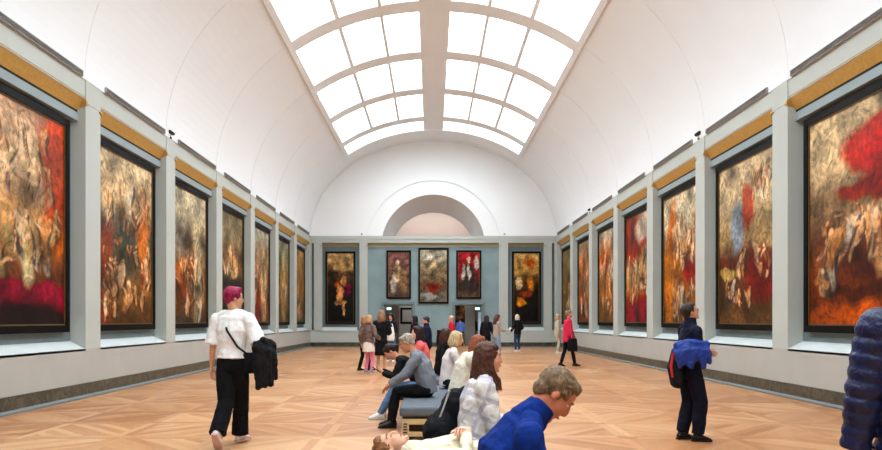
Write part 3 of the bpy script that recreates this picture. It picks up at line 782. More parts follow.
    if face:
        q = B2(); q.tube([hd(-.022, .093, -.060), hd(0, .100, -.058), hd(.022, .093, -.060)], [.004, .0065, .004], seg=8); q.build('lips', M_lip, root, smooth=True)
        for s in (1, -1):
            q = B2(); q.tube([hd(s*.014, .091, .032), hd(s*.032, .088, .038), hd(s*.048, .074, .032)], [.004, .005, .003], seg=6); q.build('eyebrow', hairm(hair[1]), root, smooth=True)
            if closed:
                q = B2(); q.tube([hd(s*.018, .088, .006), hd(s*.030, .090, .003), hd(s*.043, .082, .006)], [.0025, .003, .002], seg=6); q.build('eyelashes', hairm((70, 46, 34)), root, smooth=True)
    # ---- hair
    style, hc = hair[0], hair[1]; q = B2()
    vol = {'short': .008, 'bushy': .010, 'quiff': .014, 'long': .014, 'bob': .016, 'tied': .009, 'flat': .008, 'balding': .008}[style]
    q.ell(hd(0, -.026, .044), (.076+vol, .090+vol, .080+vol), Rh)
    q.ell(hd(0, .028, .086), (.062+vol*.6, .052, .034+vol*.5), Rh)
    q.ell(hd(0, -.064, -.012), (.056+vol*.5, .040+vol*.5, .060), Rh)
    if style in ('quiff', 'bushy'):
        q.ell(hd(.01, .040, .100 if style == 'bushy' else .106), (.052, .040, .024), Rh); rr = random.Random(int(H*1000))
        for _ in range(26):
            a = rr.uniform(0, 2*PI); z = rr.uniform(.03, .12); r = .085*math.sqrt(max(.05, 1-((z-.03)/.11)**2))
            q.ell(hd(.95*r*math.sin(a), -.02+r*1.0*math.cos(a)*(1 if math.cos(a) < 0 else .9), z), rr.uniform(.010, .017), Rh, 8, 6)
    if style in ('long', 'bob', 'tied'):
        L = hair[2] if len(hair) > 2 else (.14 if style == 'bob' else .32)
        if style == 'tied':
            q.tube([hd(0, -.10, .02), hd(0, -.15, -.02), hd(0, -.145, -.02)-V((0, 0, L*.6))], [.03, .032, .014])
        else:
            rr = random.Random(int(H*977)+len(label)); nd_ = dirv(nd)
            for j in range(15):
                a = math.radians((-118+236*j/14)*1.0); x, y = .080*math.sin(a), -.03-.075*math.cos(a)
                p1 = hd(x, y, .03); p2 = hd(x*1.10, y*1.12, -.07)
                dn = V((x*.35, y*.35-.02, -1)).normalized()
                p3 = p2+dn*(L-.1)*.55+V((rr.uniform(-.012, .012), rr.uniform(-.012, .012), 0)); p4 = p2+dn*(L-.1)+V((rr.uniform(-.02, .02), rr.uniform(-.02, .02), rr.uniform(-.03, .03)))
                wv = V((rr.uniform(-.018, .018), rr.uniform(-.018, .018), 0)) if vox < .012 else V((0, 0, 0))
                q.tube([hd(x*.9, y*.9, .07), p1, p2, p2.lerp(p3, .5)+wv, p3-wv*.6, p3.lerp(p4, .5)+wv*.8, p4], [.022, .026, .026, .025, .024, .020, .010], seg=8)
    if style == 'long' and vox < .009:
        for s in (1, -1):
            for j in range(3):
                o_ = hd(s*(.080+.004*j), -.03+.018*j, -.01); f_ = dirv(nd)
                q.tube([o_, o_+V((s*.008, .012, -.09)), o_+V((s*-.004, .045+.01*j, -.17)), o_+V((s*.006, .045+.014*j, -.24)), o_+V((s*-.01, .03+.016*j, -.29+.03*j))], [.016, .019, .016, .014, .006], seg=8)
    ho = q.organic('hair', hairm(hc), root, max(.006, vox*.8), 2, disp=.012 if vox < .012 else .006, dsize=.03)
    # ---- top
    top = top or dict(m=M_black); e = top.get('e', .018); m = top['m']; hem = top.get('hem', .08)
    q = B2(); p0 = P0-hem*dirv(0 if seat is None else lean*.3)
    shx = sh/.175
    if top.get('quilt'):
        pts, rad = [], []; spine = [p0, P0+.04*dirv(lean*.5), Wa, C, N-.05*dirv(nd), N+.01*dirv(nd)]
        rr_ = [(.175, .14), (.17, .135), (.165, .13), (.185, .14), (.16, .11), (.09, .085)]
        for j in range(len(spine)-1):
            L = (spine[j+1]-spine[j]).length; nn = max(2, int(L/.0125))
            for i2 in range(nn):
                t_ = i2/nn; p = spine[j].lerp(spine[j+1], t_); ph = (p-p0).length/.07
                g = .014*abs(math.sin(PI*ph))**.6+e; pts.append(p); rad.append((rr_[j][0]*(1-t_)+rr_[j+1][0]*t_+g, rr_[j][1]*(1-t_)+rr_[j+1][1]*t_+g))
        q.tube(pts, rad, seg=28, caps=('flat', 'round'))
    else:
        q.tube([p0, P0+.04*dirv(lean*.5), Wa, C, N-.06*dirv(nd), N-.005*dirv(nd)],
               [(.15+e+hemd, .112+e+hemd), (.147+e, .108+e), (.135*fat+e, .10*fat+e), (.148*shx+e, .112+e), (.122*shx+e, .085+e), (.062+e*.4, .060+e*.4)], caps=('flat', 'flat'))
    q.tube([sho[0], sho[1]], [.050+e*.7, .050+e*.7], side=(0, 1, 0))
    for s_ in (0, 1): q.tube([N-.02*dirv(nd), N.lerp(sho[s_], .5)+.012*dirv(nd), sho[s_]], [.055+e*.4, .050+e*.5, .046+e*.6])
    sl = top.get('sleeve', 1.0)
    for i in (0, 1):
        ee, wr = arms[i]
        if sl <= 0: q.tube([sho[i], sho[i].lerp(ee, .12)], [.056+e, .054+e]); continue
        if top.get('quilt'):
            pts, rad = [], []
            for (a_, b_, r0, r1) in ((sho[i], ee, .066, .055), (ee, wr, .055, .036)):
                L = (b_-a_).length; nn = int(L/.0125)
                for j in range(nn):
                    t_ = j/nn; pts.append(a_.lerp(b_, t_)); ph = (len(pts))*.0125/.06
                    rad.append(r0*(1-t_)+r1*t_+e+.012*abs(math.sin(PI*ph))**.6)
            q.tube(pts, rad, seg=24, caps=('round', 'flat'))
        elif sl < .75:
            t_ = sl*1.6; q.tube([sho[i], sho[i].lerp(ee, t_*.5), sho[i].lerp(ee, min(1, t_))], [.052+e, .054+e, .056+e*1.6], caps=('round', 'flat'))
        else:
            q.tube([sho[i], sho[i].lerp(ee, .5), ee, ee.lerp(wr, .5), ee.lerp(wr, .96)], [.052+e, .048+e, .042+e, .036+e, .030+e], caps=('round', 'flat'))
    if top.get('collar'):
        q.tube([N-.03*dirv(nd), N.lerp(HC, .25), N.lerp(HC, .60)], [.078+e*.8, .070+e*.6, .064+e*.3], caps=('flat', 'flat'))
    q.organic(top.get('name', 'shirt'), m, root, vox*(.7 if top.get('quilt') else .9), 1 if top.get('quilt') else 3, disp=top.get('fold', .016), dsize=.10)
    if top.get('inner'):                                       # sleeves of a garment under a vest
        q = B2()
        for i in (0, 1):
            ee, wr = arms[i]; q.tube([sho[i], sho[i].lerp(ee, .5), ee, ee.lerp(wr, .5), ee.lerp(wr, .95)], [.058, .056, .05, .045, .04], caps=('round', 'flat'))
            q.organic('sleeve', top['inner'], root, vox, 2, disp=.012, dsize=.08); q = B2()
    # ---- skirt or coat tails
    if top.get('skirt'):
        m2, zl, fl = top['skirt']
        q = B2(); q.tube([P0+V((0, 0, .06)), P0-V((0, 0, .06)), V((0, .01, zl/k))], [(.155, .12), (.18, .15), (.18+fl, .15+fl)], seg=24, caps=('flat', 'flat'))
        q.organic(top.get('skirt_name', 'skirt'), m2, root, vox, 2, disp=.02, dsize=.08)
    # ---- trousers
    bt = bottom or dict(m=M_black); w_ = bt.get('w', 1.0); q = B2(); to = bt.get('to', .97)
    q.tube([P0+V((0, 0, .08)), P0-V((0, 0, .05 if seat is None else -.015))], [(.148, .112), (.165, .125)])
    for i in (0, 1):
        kn, an = legs[i]; an2 = kn.lerp(an, to)
        q.tube([hip[i], hip[i].lerp(kn, .5), kn, kn.lerp(an, .45), an2], [.094, .080*(w_*.6+.4), .064*w_, .062*w_, .054*w_*bt.get('flare', 1)], caps=('round', 'flat'))
    q.organic(bt.get('name', 'trousers'), bt['m'], root, vox, 2, disp=.018, dsize=.11)
    # ---- shoes
    shm = shoe or M_blackshoe
    for i, s in enumerate((1, -1)):
        an = legs[i][1]; R = Matrix.Rotation(math.radians(-fyaw[i] if True else 0), 3, 'Z') @ Matrix.Rotation(math.radians(-fpitch[i]), 3, 'X')
        if rot is not None: R = Matrix.Rotation(math.radians(-80), 3, 'X')
        fp = lambda x, y, z: an+R @ V((x, y, z))
        q = B2(); q.tube([fp(0, -.045, -.035), fp(0, .02, -.025), fp(0, .09, -.045), fp(0, .15, -.056)], [(.036, .038), (.040, .046), (.044, .030), (.036, .018)], side=R @ V((1, 0, 0)))
        q.tube([fp(0, -.02, -.03), fp(0, -.015, .02)], [.038, .040])
        so = q.organic('shoe', shm, root, max(.008, vox*.8), 2)
        q = B2(); pts = [(-.03, -.075), (.03, -.075), (.042, .04), (.048, .11), (.034, .165), (0, .182), (-.034, .165), (-.048, .11), (-.042, .04)]
        vs = [V(fp(x, y, z))*k for z in (-.083, -.060) for x, y in pts]; n9 = len(pts)
        q.add([tuple(v) for v in vs], [tuple(range(n9-1, -1, -1)), tuple(range(n9, 2*n9))]+[(a, (a+1) % n9, n9+(a+1) % n9, n9+a) for a in range(n9)])
        q.build('sole', bt.get('sole', M_sole if shoe is not None else M_blackshoe), so)
    if glasses:
        q = B2()
        for s in (1, -1):
            ring = [hd(s*.033+.021*math.cos(a), .098-.004*abs(math.cos(a)), .008+.016*math.sin(a)) for a in [2*PI*j/12 for j in range(13)]]
            q.tube(ring, [.0022]*13, seg=6)
            q.tube([hd(s*.054, .092, .010), hd(s*.076, .04, .010), hd(s*.080, -.01, .006)], [.0025]*3, seg=6)
        q.tube([hd(-.012, .099, .010), hd(.012, .099, .010)], [.0022]*2, seg=6)
        q.build('glasses', M_glasses, root, smooth=True)
    root['__j'] = 0; del root['__j']
    bpy.context.view_layer.update()
    Mw = Matrix.Translation(V(root.location)) @ root.rotation_euler.to_matrix().to_4x4()
    J = lambda p: Mw @ (V(p)*k)
    return dict(root=root, sho=[J(p) for p in sho], elb=[J(a[0]) for a in arms], wri=[J(a[1]) for a in arms], N=J(N), P0=J(P0), C=J(C), W=J(Wa), HC=J(HC), B=B2, loc=dict(sho=sho, arms=arms, C=C, N=N, P0=P0, W=Wa, nd=nd))
def gx(px, d): return (px-431.5)/735*d

# ---- cloth colours
F = fabric
white_tee = F('white_cotton', (236, 234, 234), .9, .4, 6, .03)
black_tr = F('black_trouser_cloth', (17, 17, 20), .9, .35, 7, .2)
jeans = F('blue_denim', (88, 120, 160), .85, .3, 10, .15); djeans = F('dark_blue_denim', (48, 66, 104), .85, .3, 10, .15)
blue_fleece = F('royal_blue_fleece', (12, 42, 116), .95, .5, 7, .14)
greyshirt = F('blue_grey_shirt', (122, 126, 134), .85, .45, 8, .08)
navy = F('navy_cloth', (20, 24, 46), .8, .4, 8, .2)
cream = F('cream_knit', (226, 214, 186), .95, .5, 12, .06); creamv = F('cream_fleece_vest', (216, 208, 192), .95, .5, 9, .05)
lav = F('lavender_sleeve_cloth', (190, 190, 208), .85, .4, 9, .05)
coral = F('coral_scarf_cloth', (222, 100, 100), .85, .4, 9, .08)
redc = F('crimson_coat_cloth', (206, 40, 72), .8, .4, 9, .08)
pinkl = F('pink_leggings', (226, 128, 158), .8, .1, 9, .05)
bronze = F('bronze_brown_jacket', (110, 90, 84), .45, .5, 12, .25)
beige = F('beige_cloth', (190, 178, 156), .9, .3, 8, .06); greyt = F('warm_grey_knit', (166, 154, 146), .9, .3, 9, .06)
def plaid():
    m = F('white_lavender_plaid_knit', (226, 220, 218), .95, .5, 9, .04).copy(); t = NT(m)
    sp = t.n.new('ShaderNodeSeparateXYZ'); t.l.new(t.coord(), sp.inputs[0])
    def band(o, f, th): return t.math('GREATER_THAN', t.math('SINE', t.math('MULTIPLY', o, f)), th)
    a = band(t.math('ADD', sp.outputs[2], t.math('MULTIPLY', sp.outputs[1], .35)), 42, .75); b = band(t.math('SUBTRACT', sp.outputs[1], t.math('MULTIPLY', sp.outputs[2], .35)), 42, .8)
    k = t.math('MULTIPLY', t.math('MAXIMUM', a, b), .55)
    src = t.b.inputs['Base Color'].links[0].from_socket
    t.l.new(t.mix(k, src, lin((164, 156, 184))), t.b.inputs['Base Color']); return m
plaidm = plaid()
def puffer_mat():
    m = mat('navy_puffer_nylon', (13, 23, 66), .42, .35, 7, spec=.4); t = NT(m)
    n = t.noise(26, 3, t.coord(), dist=.8); t.bump(n.outputs[0], .5, .02); return m
puff = puffer_mat()
bluej = mat('blue_shell_jacket', (24, 52, 134), .55, .2, 7, bump=.4, bscale=18)

# ================= nearest people
pA = person((gx(232, 8.8), 8.8, 0), -14, 'person with magenta hair, white t-shirt and wide black trousers walking away', H=1.88, vox=.010,
  hair=('quiff', (150, 26, 70)), hp=4, hyaw=-42, sh=.195, top=dict(m=white_tee, e=.026, hem=-.02, sleeve=.62, fold=.02), hemd=.012,
  bottom=dict(m=black_tr, w=1.42, flare=1.25, to=1.0, sole=mat('pinkish_sole', (206, 170, 160), .7, .05)), shoe=mat('off_white_shoe', (228, 218, 214), .7, .05),
  hands=[(.28, .24, 1.10), (-.30, .02, .80)], poles=[(.5, -1, 0), (-.4, -1, 0)], feet=[(.0, .20, .095), (.02, -.36, .19)], fpitch=(0, 52), kpole=(0, 1, .1), glasses=True)
pB = person((gx(690, 9.15), 9.15, 0), -82, 'person in glasses and black clothes looking up, blue jacket over the arm, right side', H=1.70, vox=.010,
  hair=('short', (48, 40, 38)), hp=-22, hyaw=0, sk=(206, 146, 116), top=dict(m=navy, e=.022, hem=.12, collar=1), bottom=dict(m=F('near_black_navy_trousers', (18, 20, 34), .9, .3, 8, .2), w=1.45),
  hands=[(.06, .22, 1.08), (-.06, .24, 1.08)], poles=[(.6, -.7, -.6), (-.6, -.7, -.6)], feet=[(.10, .05, .085), (-.09, -.06, .085)], fyaw=(14, -10), glasses=True, fat=1.15, lean=-2)
pC = person((gx(841, 3.25)+.365, 3.25, 0), 8, 'person in a dark navy quilted puffer coat cut off by the right picture edge', H=1.83, vox=.009,
  hair=('short', (60, 40, 30)), hp=5, hyaw=20, sh=.19, top=dict(m=puff, e=.012, hem=.10, quilt=1, name='puffer_coat', fold=.012), bottom=dict(m=black_tr, w=1.2),
  hands=[(.27, .10, .84), (-.275, .10, .82)], poles=[(1, -.4, 0), (-1, -.4, 0)])
pO = person((gx(494, 3.5), 3.5, 0), -86, 'grey brown haired person in royal blue fleece, head bowed, seated nearest', H=1.74, vox=.007,
  hair=('bushy', (124, 100, 74)), seat=(0, 0, BT2+.11), lean=12, bend=24, neckf=24, hp=50, sk=(206, 130, 98), sh=.19, face=True,
  top=dict(m=blue_fleece, e=.020, hem=.06, collar=1, name='fleece', fold=.022), hands=[(.13, .40, .60), (-.12, .42, .60)], poles=[(.35, -.6, -.6), (-.35, -.6, -.6)],
  palm=[(0, 0, -1), (0, 0, -1)], feet=[(.12, .52, .085), (-.12, .50, .085)], bottom=dict(m=djeans, w=1.15), fat=1.15)
pM = person((gx(473, 5.65), 5.65, 0), -84, 'long brown haired person in pale plaid sweater looking right, seated on nearest bench', H=1.66, vox=.008,
  hair=('long', (84, 48, 34), .42), seat=(0, 0, BT2+.125), lean=8, bend=6, hp=2, neckf=6, sk=(224, 164, 134), sh=.165, face=True,
  top=dict(m=plaidm, e=.034, hem=.06, name='sweater', fold=.026), hands=[(.10, .34, .64), (-.10, .36, .62)], poles=[(.4, -.6, -.8), (-.4, -.6, -.8)],
  palm=[(0, 0, -1), (0, 0, -1)], feet=[(.12, .50, .085), (-.12, .48, .085)], bottom=dict(m=black_tr))
# lying across the bench: local up points to world -X, local front to world +Z
pN = person((.40, 4.95, BT2+.13), 0, 'fair haired person in cream top lying on back, hands folded, at the bottom edge', H=1.76, vox=.007,
  rot=Matrix(((0, 0, -1), (-1, 0, 0), (0, 1, 0))).to_euler(), hair=('flat', (140, 92, 56)), seat=(0, 0, -.02), lean=3, bend=4, hp=2, neckf=6, closed=True, face=True, sk=(226, 168, 138),
  top=dict(m=cream, e=.008, hem=.10, name='sweater', fold=.016, collar=1), hands=[(.05, .165, .17), (-.04, .175, .20)], poles=[(1, -.3, -.2), (-1, -.3, -.2)], palm=[(0, -1, 0), (0, -1, 0)], curl=30,
  feet=[(.12, -.50, -.36), (-.12, -.50, -.36)], kpole=(0, .2, -1), bottom=dict(m=F('sand_chinos', (186, 164, 120), .85, .3, 8, .06)))
# ================= on the middle bench
person((gx(427.5, 10.3), 10.3, 0), 88, 'grey haired person in blue grey shirt seated leaning forward, facing left', H=1.78, vox=.009,
  hair=('bushy', (168, 156, 140)), seat=(0, 0, BT1+.125), lean=16, bend=16, neckf=16, hp=30, sk=(204, 140, 112), top=dict(m=greyshirt, e=.024, hem=.06, fold=.024),
  hands=[(.14, .50, .62), (-.14, .52, .60)], poles=[(.7, -.3, -.7), (-.7, -.3, -.7)], palm=[(0, 0, -1), (0, 0, -1)], feet=[(.12, .52, .085), (-.12, .50, .085)], bottom=dict(m=black_tr, w=1.15), fat=1.2, face=True)
pE = person((gx(419, 11.2), 11.2, 0), 92, 'dark haired person in black top and blue jeans bent over a phone', H=1.66, vox=.010,
  hair=('tied', (34, 22, 20)), seat=(0, 0, BT1+.125), lean=38, bend=16, neckf=10, hp=52, sh=.16, sk=(216, 150, 120), top=dict(m=M_black, e=.018),
  hands=[(.05, .56, .72), (-.05, .54, .70)], poles=[(.6, -.2, -1), (-.6, -.2, -1)], palm=[(-.3, -.5, .8), (.3, -.5, .8)], feet=[(.10, .56, .085), (-.10, .60, .085)], bottom=dict(m=jeans), shoe=mat('white_trainer', (226, 224, 222), .6, .03))
person((gx(460, 10.0), 10.0, 0), -80, 'auburn haired person in cream vest with pale sleeves, seated facing right', H=1.72, vox=.010,
  hair=('bob', (140, 76, 46), .17), seat=(0, 0, BT1+.125), lean=18, bend=12, neckf=10, hp=10, sk=(222, 162, 134), sh=.16, top=dict(m=creamv, e=.055, sleeve=0, inner=lav, name='vest'),
  hands=[(.10, .46, .62), (-.10, .46, .60)], palm=[(0, 0, -1), (0, 0, -1)], poles=[(.7, -.4, -.6), (-.7, -.4, -.6)])
person((gx(447, 11.6), 11.6, 0), -86, 'blonde person in white top with dark strap, behind the cream vest', H=1.70, vox=.012,
  hair=('bob', (206, 176, 132), .15), seat=(0, 0, BT1+.125), lean=10, bend=8, neckf=6, hp=10, sh=.16, top=dict(m=F('off_white_cloth', (222, 210, 206), .9, .3, 7, .03), e=.02),
  hands=[(.10, .44, .64), (-.10, .44, .62)], palm=[(0, 0, -1), (0, 0, -1)])
# ================= far bench and behind
person((gx(424, 13.9), 13.9, 0), 90, 'dark haired person in a coral wrap seated facing left', H=1.84, vox=.012, hair=('bob', (40, 22, 26), .18),
  seat=(0, 0, BT1+.12), lean=6, bend=8, neckf=6, hp=4, sh=.16, sk=(226, 166, 142), top=dict(m=coral, e=.026, name='wrap'), hands=[(.10, .42, .66), (-.10, .44, .64)], palm=[(0, 0, -1), (0, 0, -1)], bottom=dict(m=djeans))
person((gx(441, 14.3), 14.3, 0), -60, 'brown haired person in black on the farthest bench, facing right', H=1.74, vox=.013, hair=('long', (72, 44, 32), .26),
  seat=(0, 0, BT1+.125), lean=8, bend=8, hp=8, sh=.16, top=dict(m=M_black, e=.02), hands=[(.10, .42, .66), (-.10, .30, 1.2)], palm=[(0, 0, -1), (0, 0, -1)])
def stand(px, d, rz, label, **kw):
    kw.setdefault('vox', .014); return person((gx(px, d), d, 0), rz, label, **kw)
stand(427.5, 19.5, 80, 'person in dark jacket with pale collar standing beyond the benches', H=1.58, hair=('short', (40, 36, 60)), hp=10, top=dict(m=navy, e=.03, collar=1), sk=(226, 150, 130))
stand(415.5, 24, 60, 'dark haired person standing behind the coral wrap', H=1.63, hair=('bob', (28, 24, 28), .16), top=dict(m=M_black))
stand(452, 29, 95, 'person in a red jacket by the right doorway', H=1.66, hair=('short', (200, 180, 170)), top=dict(m=F('scarlet_jacket', (196, 24, 44), .8, .3, 8, .08), e=.03, hem=.12), hands=[(.20, .30, 1.0), (-.2, .25, 1.0)])
stand(460.5, 41.4, 10, 'person in a blue and black top inside the right doorway', H=1.60, hair=('short', (50, 36, 26)), top=dict(m=F('cornflower_blue_cloth', (90, 120, 200), .8, .3, 8, .1), e=.03, hem=.05))
stand(473.5, 43.0, 170, 'dark clothed person beyond the right doorway', H=1.68, hair=('short', (30, 26, 24)), top=dict(m=M_black))
# left standing group
stand(368.5, 20.5, -35, 'blonde person in bronze jacket, white skirt and pink leggings', H=1.62, hair=('bob', (196, 150, 110), .15), hp=12, sh=.165,
  top=dict(m=bronze, e=.03, hem=.05, name='jacket', skirt=(F('white_skirt_cloth', (232, 226, 216), .9, .3, 8, .03), .62, .02)), bottom=dict(m=pinkl, w=.92, name='leggings'), hands=[(.22, .2, 1.0), (-.26, .0, .84)], shoe=mat('grey_boot', (150, 146, 142), .6, .05))
stand(363.5, 21.7, -60, 'person in black trousers half hidden behind the bronze jacket', H=1.60, hair=('bob', (170, 120, 86), .15), top=dict(m=F('taupe_cloth', (128, 108, 96), .9, .3, 8, .1)), feet=[(.10, .16, .085), (-.08, -.1, .085)])
stand(381.3, 21.5, -8, 'tall person in long black coat with light brown hair', H=1.76, hair=('long', (150, 108, 78), .26), hp=14, top=dict(m=M_black, e=.032, hem=.1, name='coat', skirt=(M_black, .47, .02), skirt_name='coat_tail'),
  bottom=dict(m=skin((214, 160, 128)), w=.85, name='tights'), shoe=mat('tan_shoe', (196, 150, 120), .6, .05), hands=[(.16, .26, 1.1), (-.2, .2, 1.02)])
pR = stand(391, 26.2, 165, 'black haired person in jeans carrying a white bag, facing the camera', H=1.72, hair=('long', (22, 20, 24), .22), hp=24, sh=.165, top=dict(m=F('black_knit', (28, 26, 30), .9, .3, 8, .1), e=.022), bottom=dict(m=jeans, w=1.15),
  hands=[(.18, .22, 1.06), (-.12, .26, 1.05)], shoe=mat('white_trainer', (226, 224, 222), .6, .03))
# right standing figures
stand(486.5, 29.3, -20, 'person in long black coat beside the grey jumper', H=1.68, hair=('long', (60, 40, 34), .22), sh=.165, top=dict(m=M_black, e=.03, hem=.1, name='coat', skirt=(M_black, .85, .01), skirt_name='coat_tail'), hands=[(.2, .2, .98), (-.24, .05, .84)])
pV = stand(496.5, 27.6, -70, 'brown haired person in warm grey jumper and light jeans holding a leaflet', H=1.70, hair=('long', (88, 54, 40), .34), hp=22, sh=.165, top=dict(m=greyt, e=.024, name='jumper'), bottom=dict(m=F('light_blue_denim', (134, 156, 182), .85, .3, 10, .12), w=1.35, flare=1.2),
  hands=[(.08, .34, 1.12), (-.08, .36, 1.10)], palm=[(0, 0, 1), (0, 0, 1)])
stand(517.5, 34.4, 24, 'lone pale haired person in black jumper and jeans by the far right dark painting', H=1.74, hair=('bob', (222, 206, 190), .15), sh=.17, top=dict(m=M_black, e=.03, hem=.1, name='jumper'), bottom=dict(m=djeans, w=.95), shoe=mat('white_trainer', (226, 224, 222), .6, .03),
  feet=[(.12, .03, .085), (-.10, -.03, .085)], hands=[(.22, .2, 1.0), (-.24, .16, .98)])
pS = stand(567.5, 23.7, -88, 'person in a crimson coat and black trousers with a black bag, right side', H=1.80, vox=.012, hair=('short', (150, 120, 96)), sk=(214, 140, 116), top=dict(m=redc, e=.034, hem=.16, name='coat', skirt=(redc, .80, .015), skirt_name='coat_tail'),
  feet=[(.10, .22, .085), (-.08, -.20, .10)], fpitch=(0, 12), hands=[(.26, .10, .84), (-.22, .2, .96)], bottom=dict(m=black_tr, w=.95))
stand(557.5, 33, -100, 'person in beige clothes partly hidden behind the crimson coat', H=1.74, hair=('bob', (190, 160, 120), .14), top=dict(m=beige, e=.03, hem=.2, name='jacket'), bottom=dict(m=beige, w=1.1), shoe=mat('white_trainer', (226, 224, 222), .6, .03))
print('people built')
# ================================================================== THINGS PEOPLE CARRY
def hanging(name, cat, label, m, top_pts, zb, n=9, w=.045, seed=1, depth=.06, vox=.010, voxdisp=.03):
    """a garment folded over something: a ridge line with hanging folds, one continuous cloth"""
    rr = random.Random(seed); b = MB(); P = [V(p) for p in top_pts]
    b.tube(P, [w*1.25]*len(P), side=(0, 1, 0))
    for j in range(n):
        t_ = j/(n-1)*(len(P)-1); a = int(min(t_, len(P)-2)); p = P[a].lerp(P[a+1], t_-a)
        for s in (-1, 1):
            o = V((rr.uniform(-.02, .02), s*depth+rr.uniform(-.02, .02), 0)); zz = zb+rr.uniform(0, .10)+(.08 if s > 0 else 0)
            q = V((p.x+rr.uniform(-.03, .03), p.y+o.y, zz))
            b.tube([p, p+o*.9-V((0, 0, .08)), (p+o).lerp(q, .55), q], [w, w*1.1, w*.95, w*.6])
    o = b.organic(name, m, None, vox, 2, disp=voxdisp, dsize=.07)
    return tag(o, label, cat)
e0, w0 = pA['elb'][0], pA['wri'][0]
hanging('jacket', 'jacket', 'black jacket hanging over the forearm of the magenta haired person', M_black, [e0+V((.02, -.02, .02)), e0.lerp(w0, .5)+V((.07, -.02, .05)), w0+V((.11, -.04, .07))], .68, 12, .06, 3, .09)
# cross-body strap with its pouch
b = MB(); k_ = pA['B'](); L_ = pA['loc']
b.tube([pA['sho'][1]+V((.07, .02, .09)), pA['sho'][1]+V((.10, -.085, .03)), pA['C']+V((-.02, -.165, -.0)), pA['W']+V((.11, -.16, .02)), pA['W']+V((.20, -.09, -.06))], [(.013, .005)]*5, side=(1, 0, .6))
o = b.build('strap', M_black, None, smooth=True); st_ = empty('shoulder_bag', tuple(pA['W']+V((.22, -.06, -.14)))); tag(st_, 'black crossbody bag on the back of the white t-shirt', 'bag')
bpy.context.view_layer.update(); o.parent = st_; o.matrix_parent_inverse = st_.matrix_world.inverted()
b = MB(); b.tube([(0, 0, -.12), (0, 0, .06)], [(.09, .04), (.09, .035)]); b.organic('pouch', M_black, st_, .01, 3)

B_ = pB
hanging('jacket', 'jacket', 'bright blue jacket draped over the arm of the person in glasses', bluej, [B_['C']+V((-.20, -.18, -.06)), B_['C']+V((-.03, -.24, -.02)), B_['C']+V((.12, -.22, -.05))], .92, 10, .045, 8, .05)
t = empty('backpack', tuple(B_['C']+V((-.17, -.04, -.28)))); tag(t, 'dark backpack with red trim on the back of the person in glasses', 'backpack')
b = MB(); b.tube([(0, 0, -.24), (-.02, 0, -.05), (0, 0, .14)], [(.07, .15), (.09, .15), (.06, .12)], side=(1, 0, 0)); b.organic('pack', M_black, t, .01, 3)
b = MB(); b.tube([(-.075, -.08, -.16), (-.095, -.085, -.02), (-.06, -.07, .12)], [(.012, .02)]*3, side=(0, 1, 0)); b.build('red_trim', F('red_trim_cloth', (196, 50, 60), .7, .1, 9, .05), t, smooth=True)
b = MB(); b.tube([(-.0, -.08, .12), (.06, -.12, .34), (.16, -.14, .42), (.22, -.15, .32)], [(.02, .006)]*4, side=(0, 1, 0)); b.build('shoulder_strap', M_black, t, smooth=True)

# black coat heaped on the bench behind the plaid sweater
b = MB(); rr = random.Random(5); cx_, cy_ = gx(449, 5.85), 5.85
b.ell((cx_+.02, cy_, BT2+.12), (.22, .20, .13)); b.ell((cx_+.07, cy_+.02, BT2+.32), (.15, .15, .20)); b.ell((cx_-.08, cy_-.05, BT2+.18), (.13, .15, .15)); b.ell((cx_+.14, cy_, BT2+.42), (.10, .12, .12))
for j in range(12):
    a = rr.uniform(0, 2*PI); x, y = cx_+.17*math.cos(a), cy_+.15*math.sin(a)
    b.tube([(cx_+.06, cy_, BT2+.40), ((x+cx_)/2, (y+cy_)/2, BT2+.3), (x, y, BT2+.10), (x*1.0, y, BT2+.05)], [.04, .045, .045, .03])
o = b.organic('coat', M_black, None, .010, 2, disp=.03, dsize=.08); tag(o, 'black coat heaped on the bench behind the plaid sweater', 'coat')
t = tag(empty('leaflet', (gx(444, 5.62), 5.62, BT2+.42)), 'thin pale leaflet edge sticking out of the heaped black coat', 'leaflet')
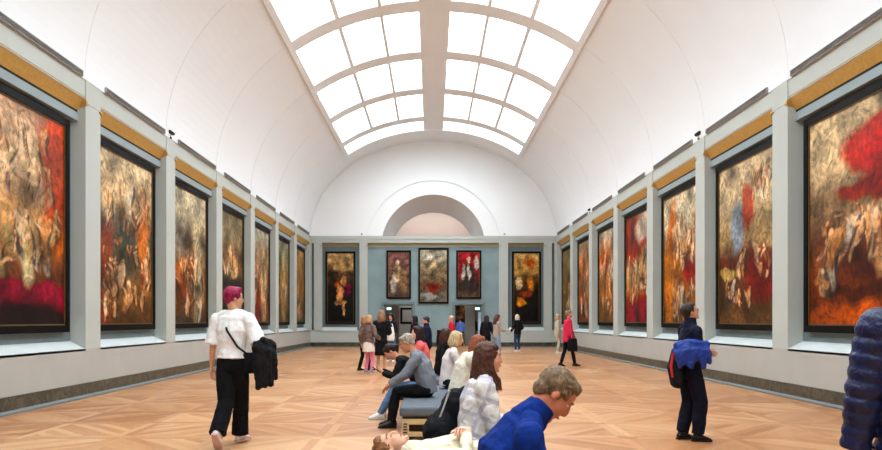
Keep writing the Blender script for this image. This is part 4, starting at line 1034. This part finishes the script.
b = MB(); b.add([(-.035, -.04, -.10), (.035, -.04, .10), (.05, .04, .095), (-.02, .04, -.105), (-.037, -.037, -.098), (.033, -.037, .102), (.048, .043, .097), (-.022, .043, -.103)], [(0, 1, 2, 3), (7, 6, 5, 4), (0, 4, 5, 1), (1, 5, 6, 2), (2, 6, 7, 3), (3, 7, 4, 0)])
b.build('folded_sheet', mat('white_paper', (232, 230, 226), .8, .02), t)

# phone
ph = (pE['wri'][0]+pE['wri'][1])/2+V((-.10, 0, .03))
t = empty('phone', tuple(ph)); t.rotation_euler = (0, math.radians(35), 0); tag(t, 'dark phone in the hands of the bent over person in jeans', 'phone')
b = MB(); b.box(-.075, .075, -.037, .037, 0, .009); b.build('case', M_glasses, t, bevel=.003)
b = MB(); b.box(-.070, .070, -.033, .033, .0092, .0100); b.build('screen', mat('phone_screen_glass', (70, 78, 92), .15, .02), t)

# white bag
c = (pR['wri'][0]+pR['wri'][1])/2+V((.10, -.06, -.04)); t = empty('tote_bag', tuple(c)); tag(t, 'white bag held in front of the black haired person in jeans', 'bag')
b = MB(); b.tube([(0, 0, -.20), (0, 0, 0), (0, 0, .18)], [(.13, .06), (.14, .08), (.10, .05)]); b.organic('bag', F('white_canvas_cloth', (236, 234, 232), .9, .4, 8, .03), t, .014, 2, disp=.03, dsize=.08)
b = MB(); b.tube([(-.10, 0, .16), (-.06, 0, .34), (.05, 0, .34), (.10, 0, .16)], [.012]*4); b.build('handle', white_tee, t, smooth=True)
# black bag of the crimson coat
c = pS['wri'][0]+V((.0, -.06, -.14)); t = empty('handbag', tuple(c)); tag(t, 'black handbag hanging at the side of the crimson coat', 'bag')
b = MB(); b.tube([(0, 0, -.20), (0, 0, .12)], [(.17, .06), (.15, .045)]); b.organic('bag', M_black, t, .014, 2)
b = MB(); b.tube([(-.10, 0, .10), (-.04, .03, .34), (.04, .03, .34), (.10, 0, .10)], [.012]*4); b.build('handle', M_black, t, smooth=True)
# leaflet
c = (pV['wri'][0]+pV['wri'][1])/2+V((.12, 0, .03)); t = empty('leaflet', tuple(c)); t.rotation_euler = (0, math.radians(-15), 0); tag(t, 'white open leaflet held by the person in the grey jumper', 'leaflet')
b = MB(); b.box(-.14, .14, -.2, .2, 0, .004); b.build('sheet', MATS['white_paper'], t)
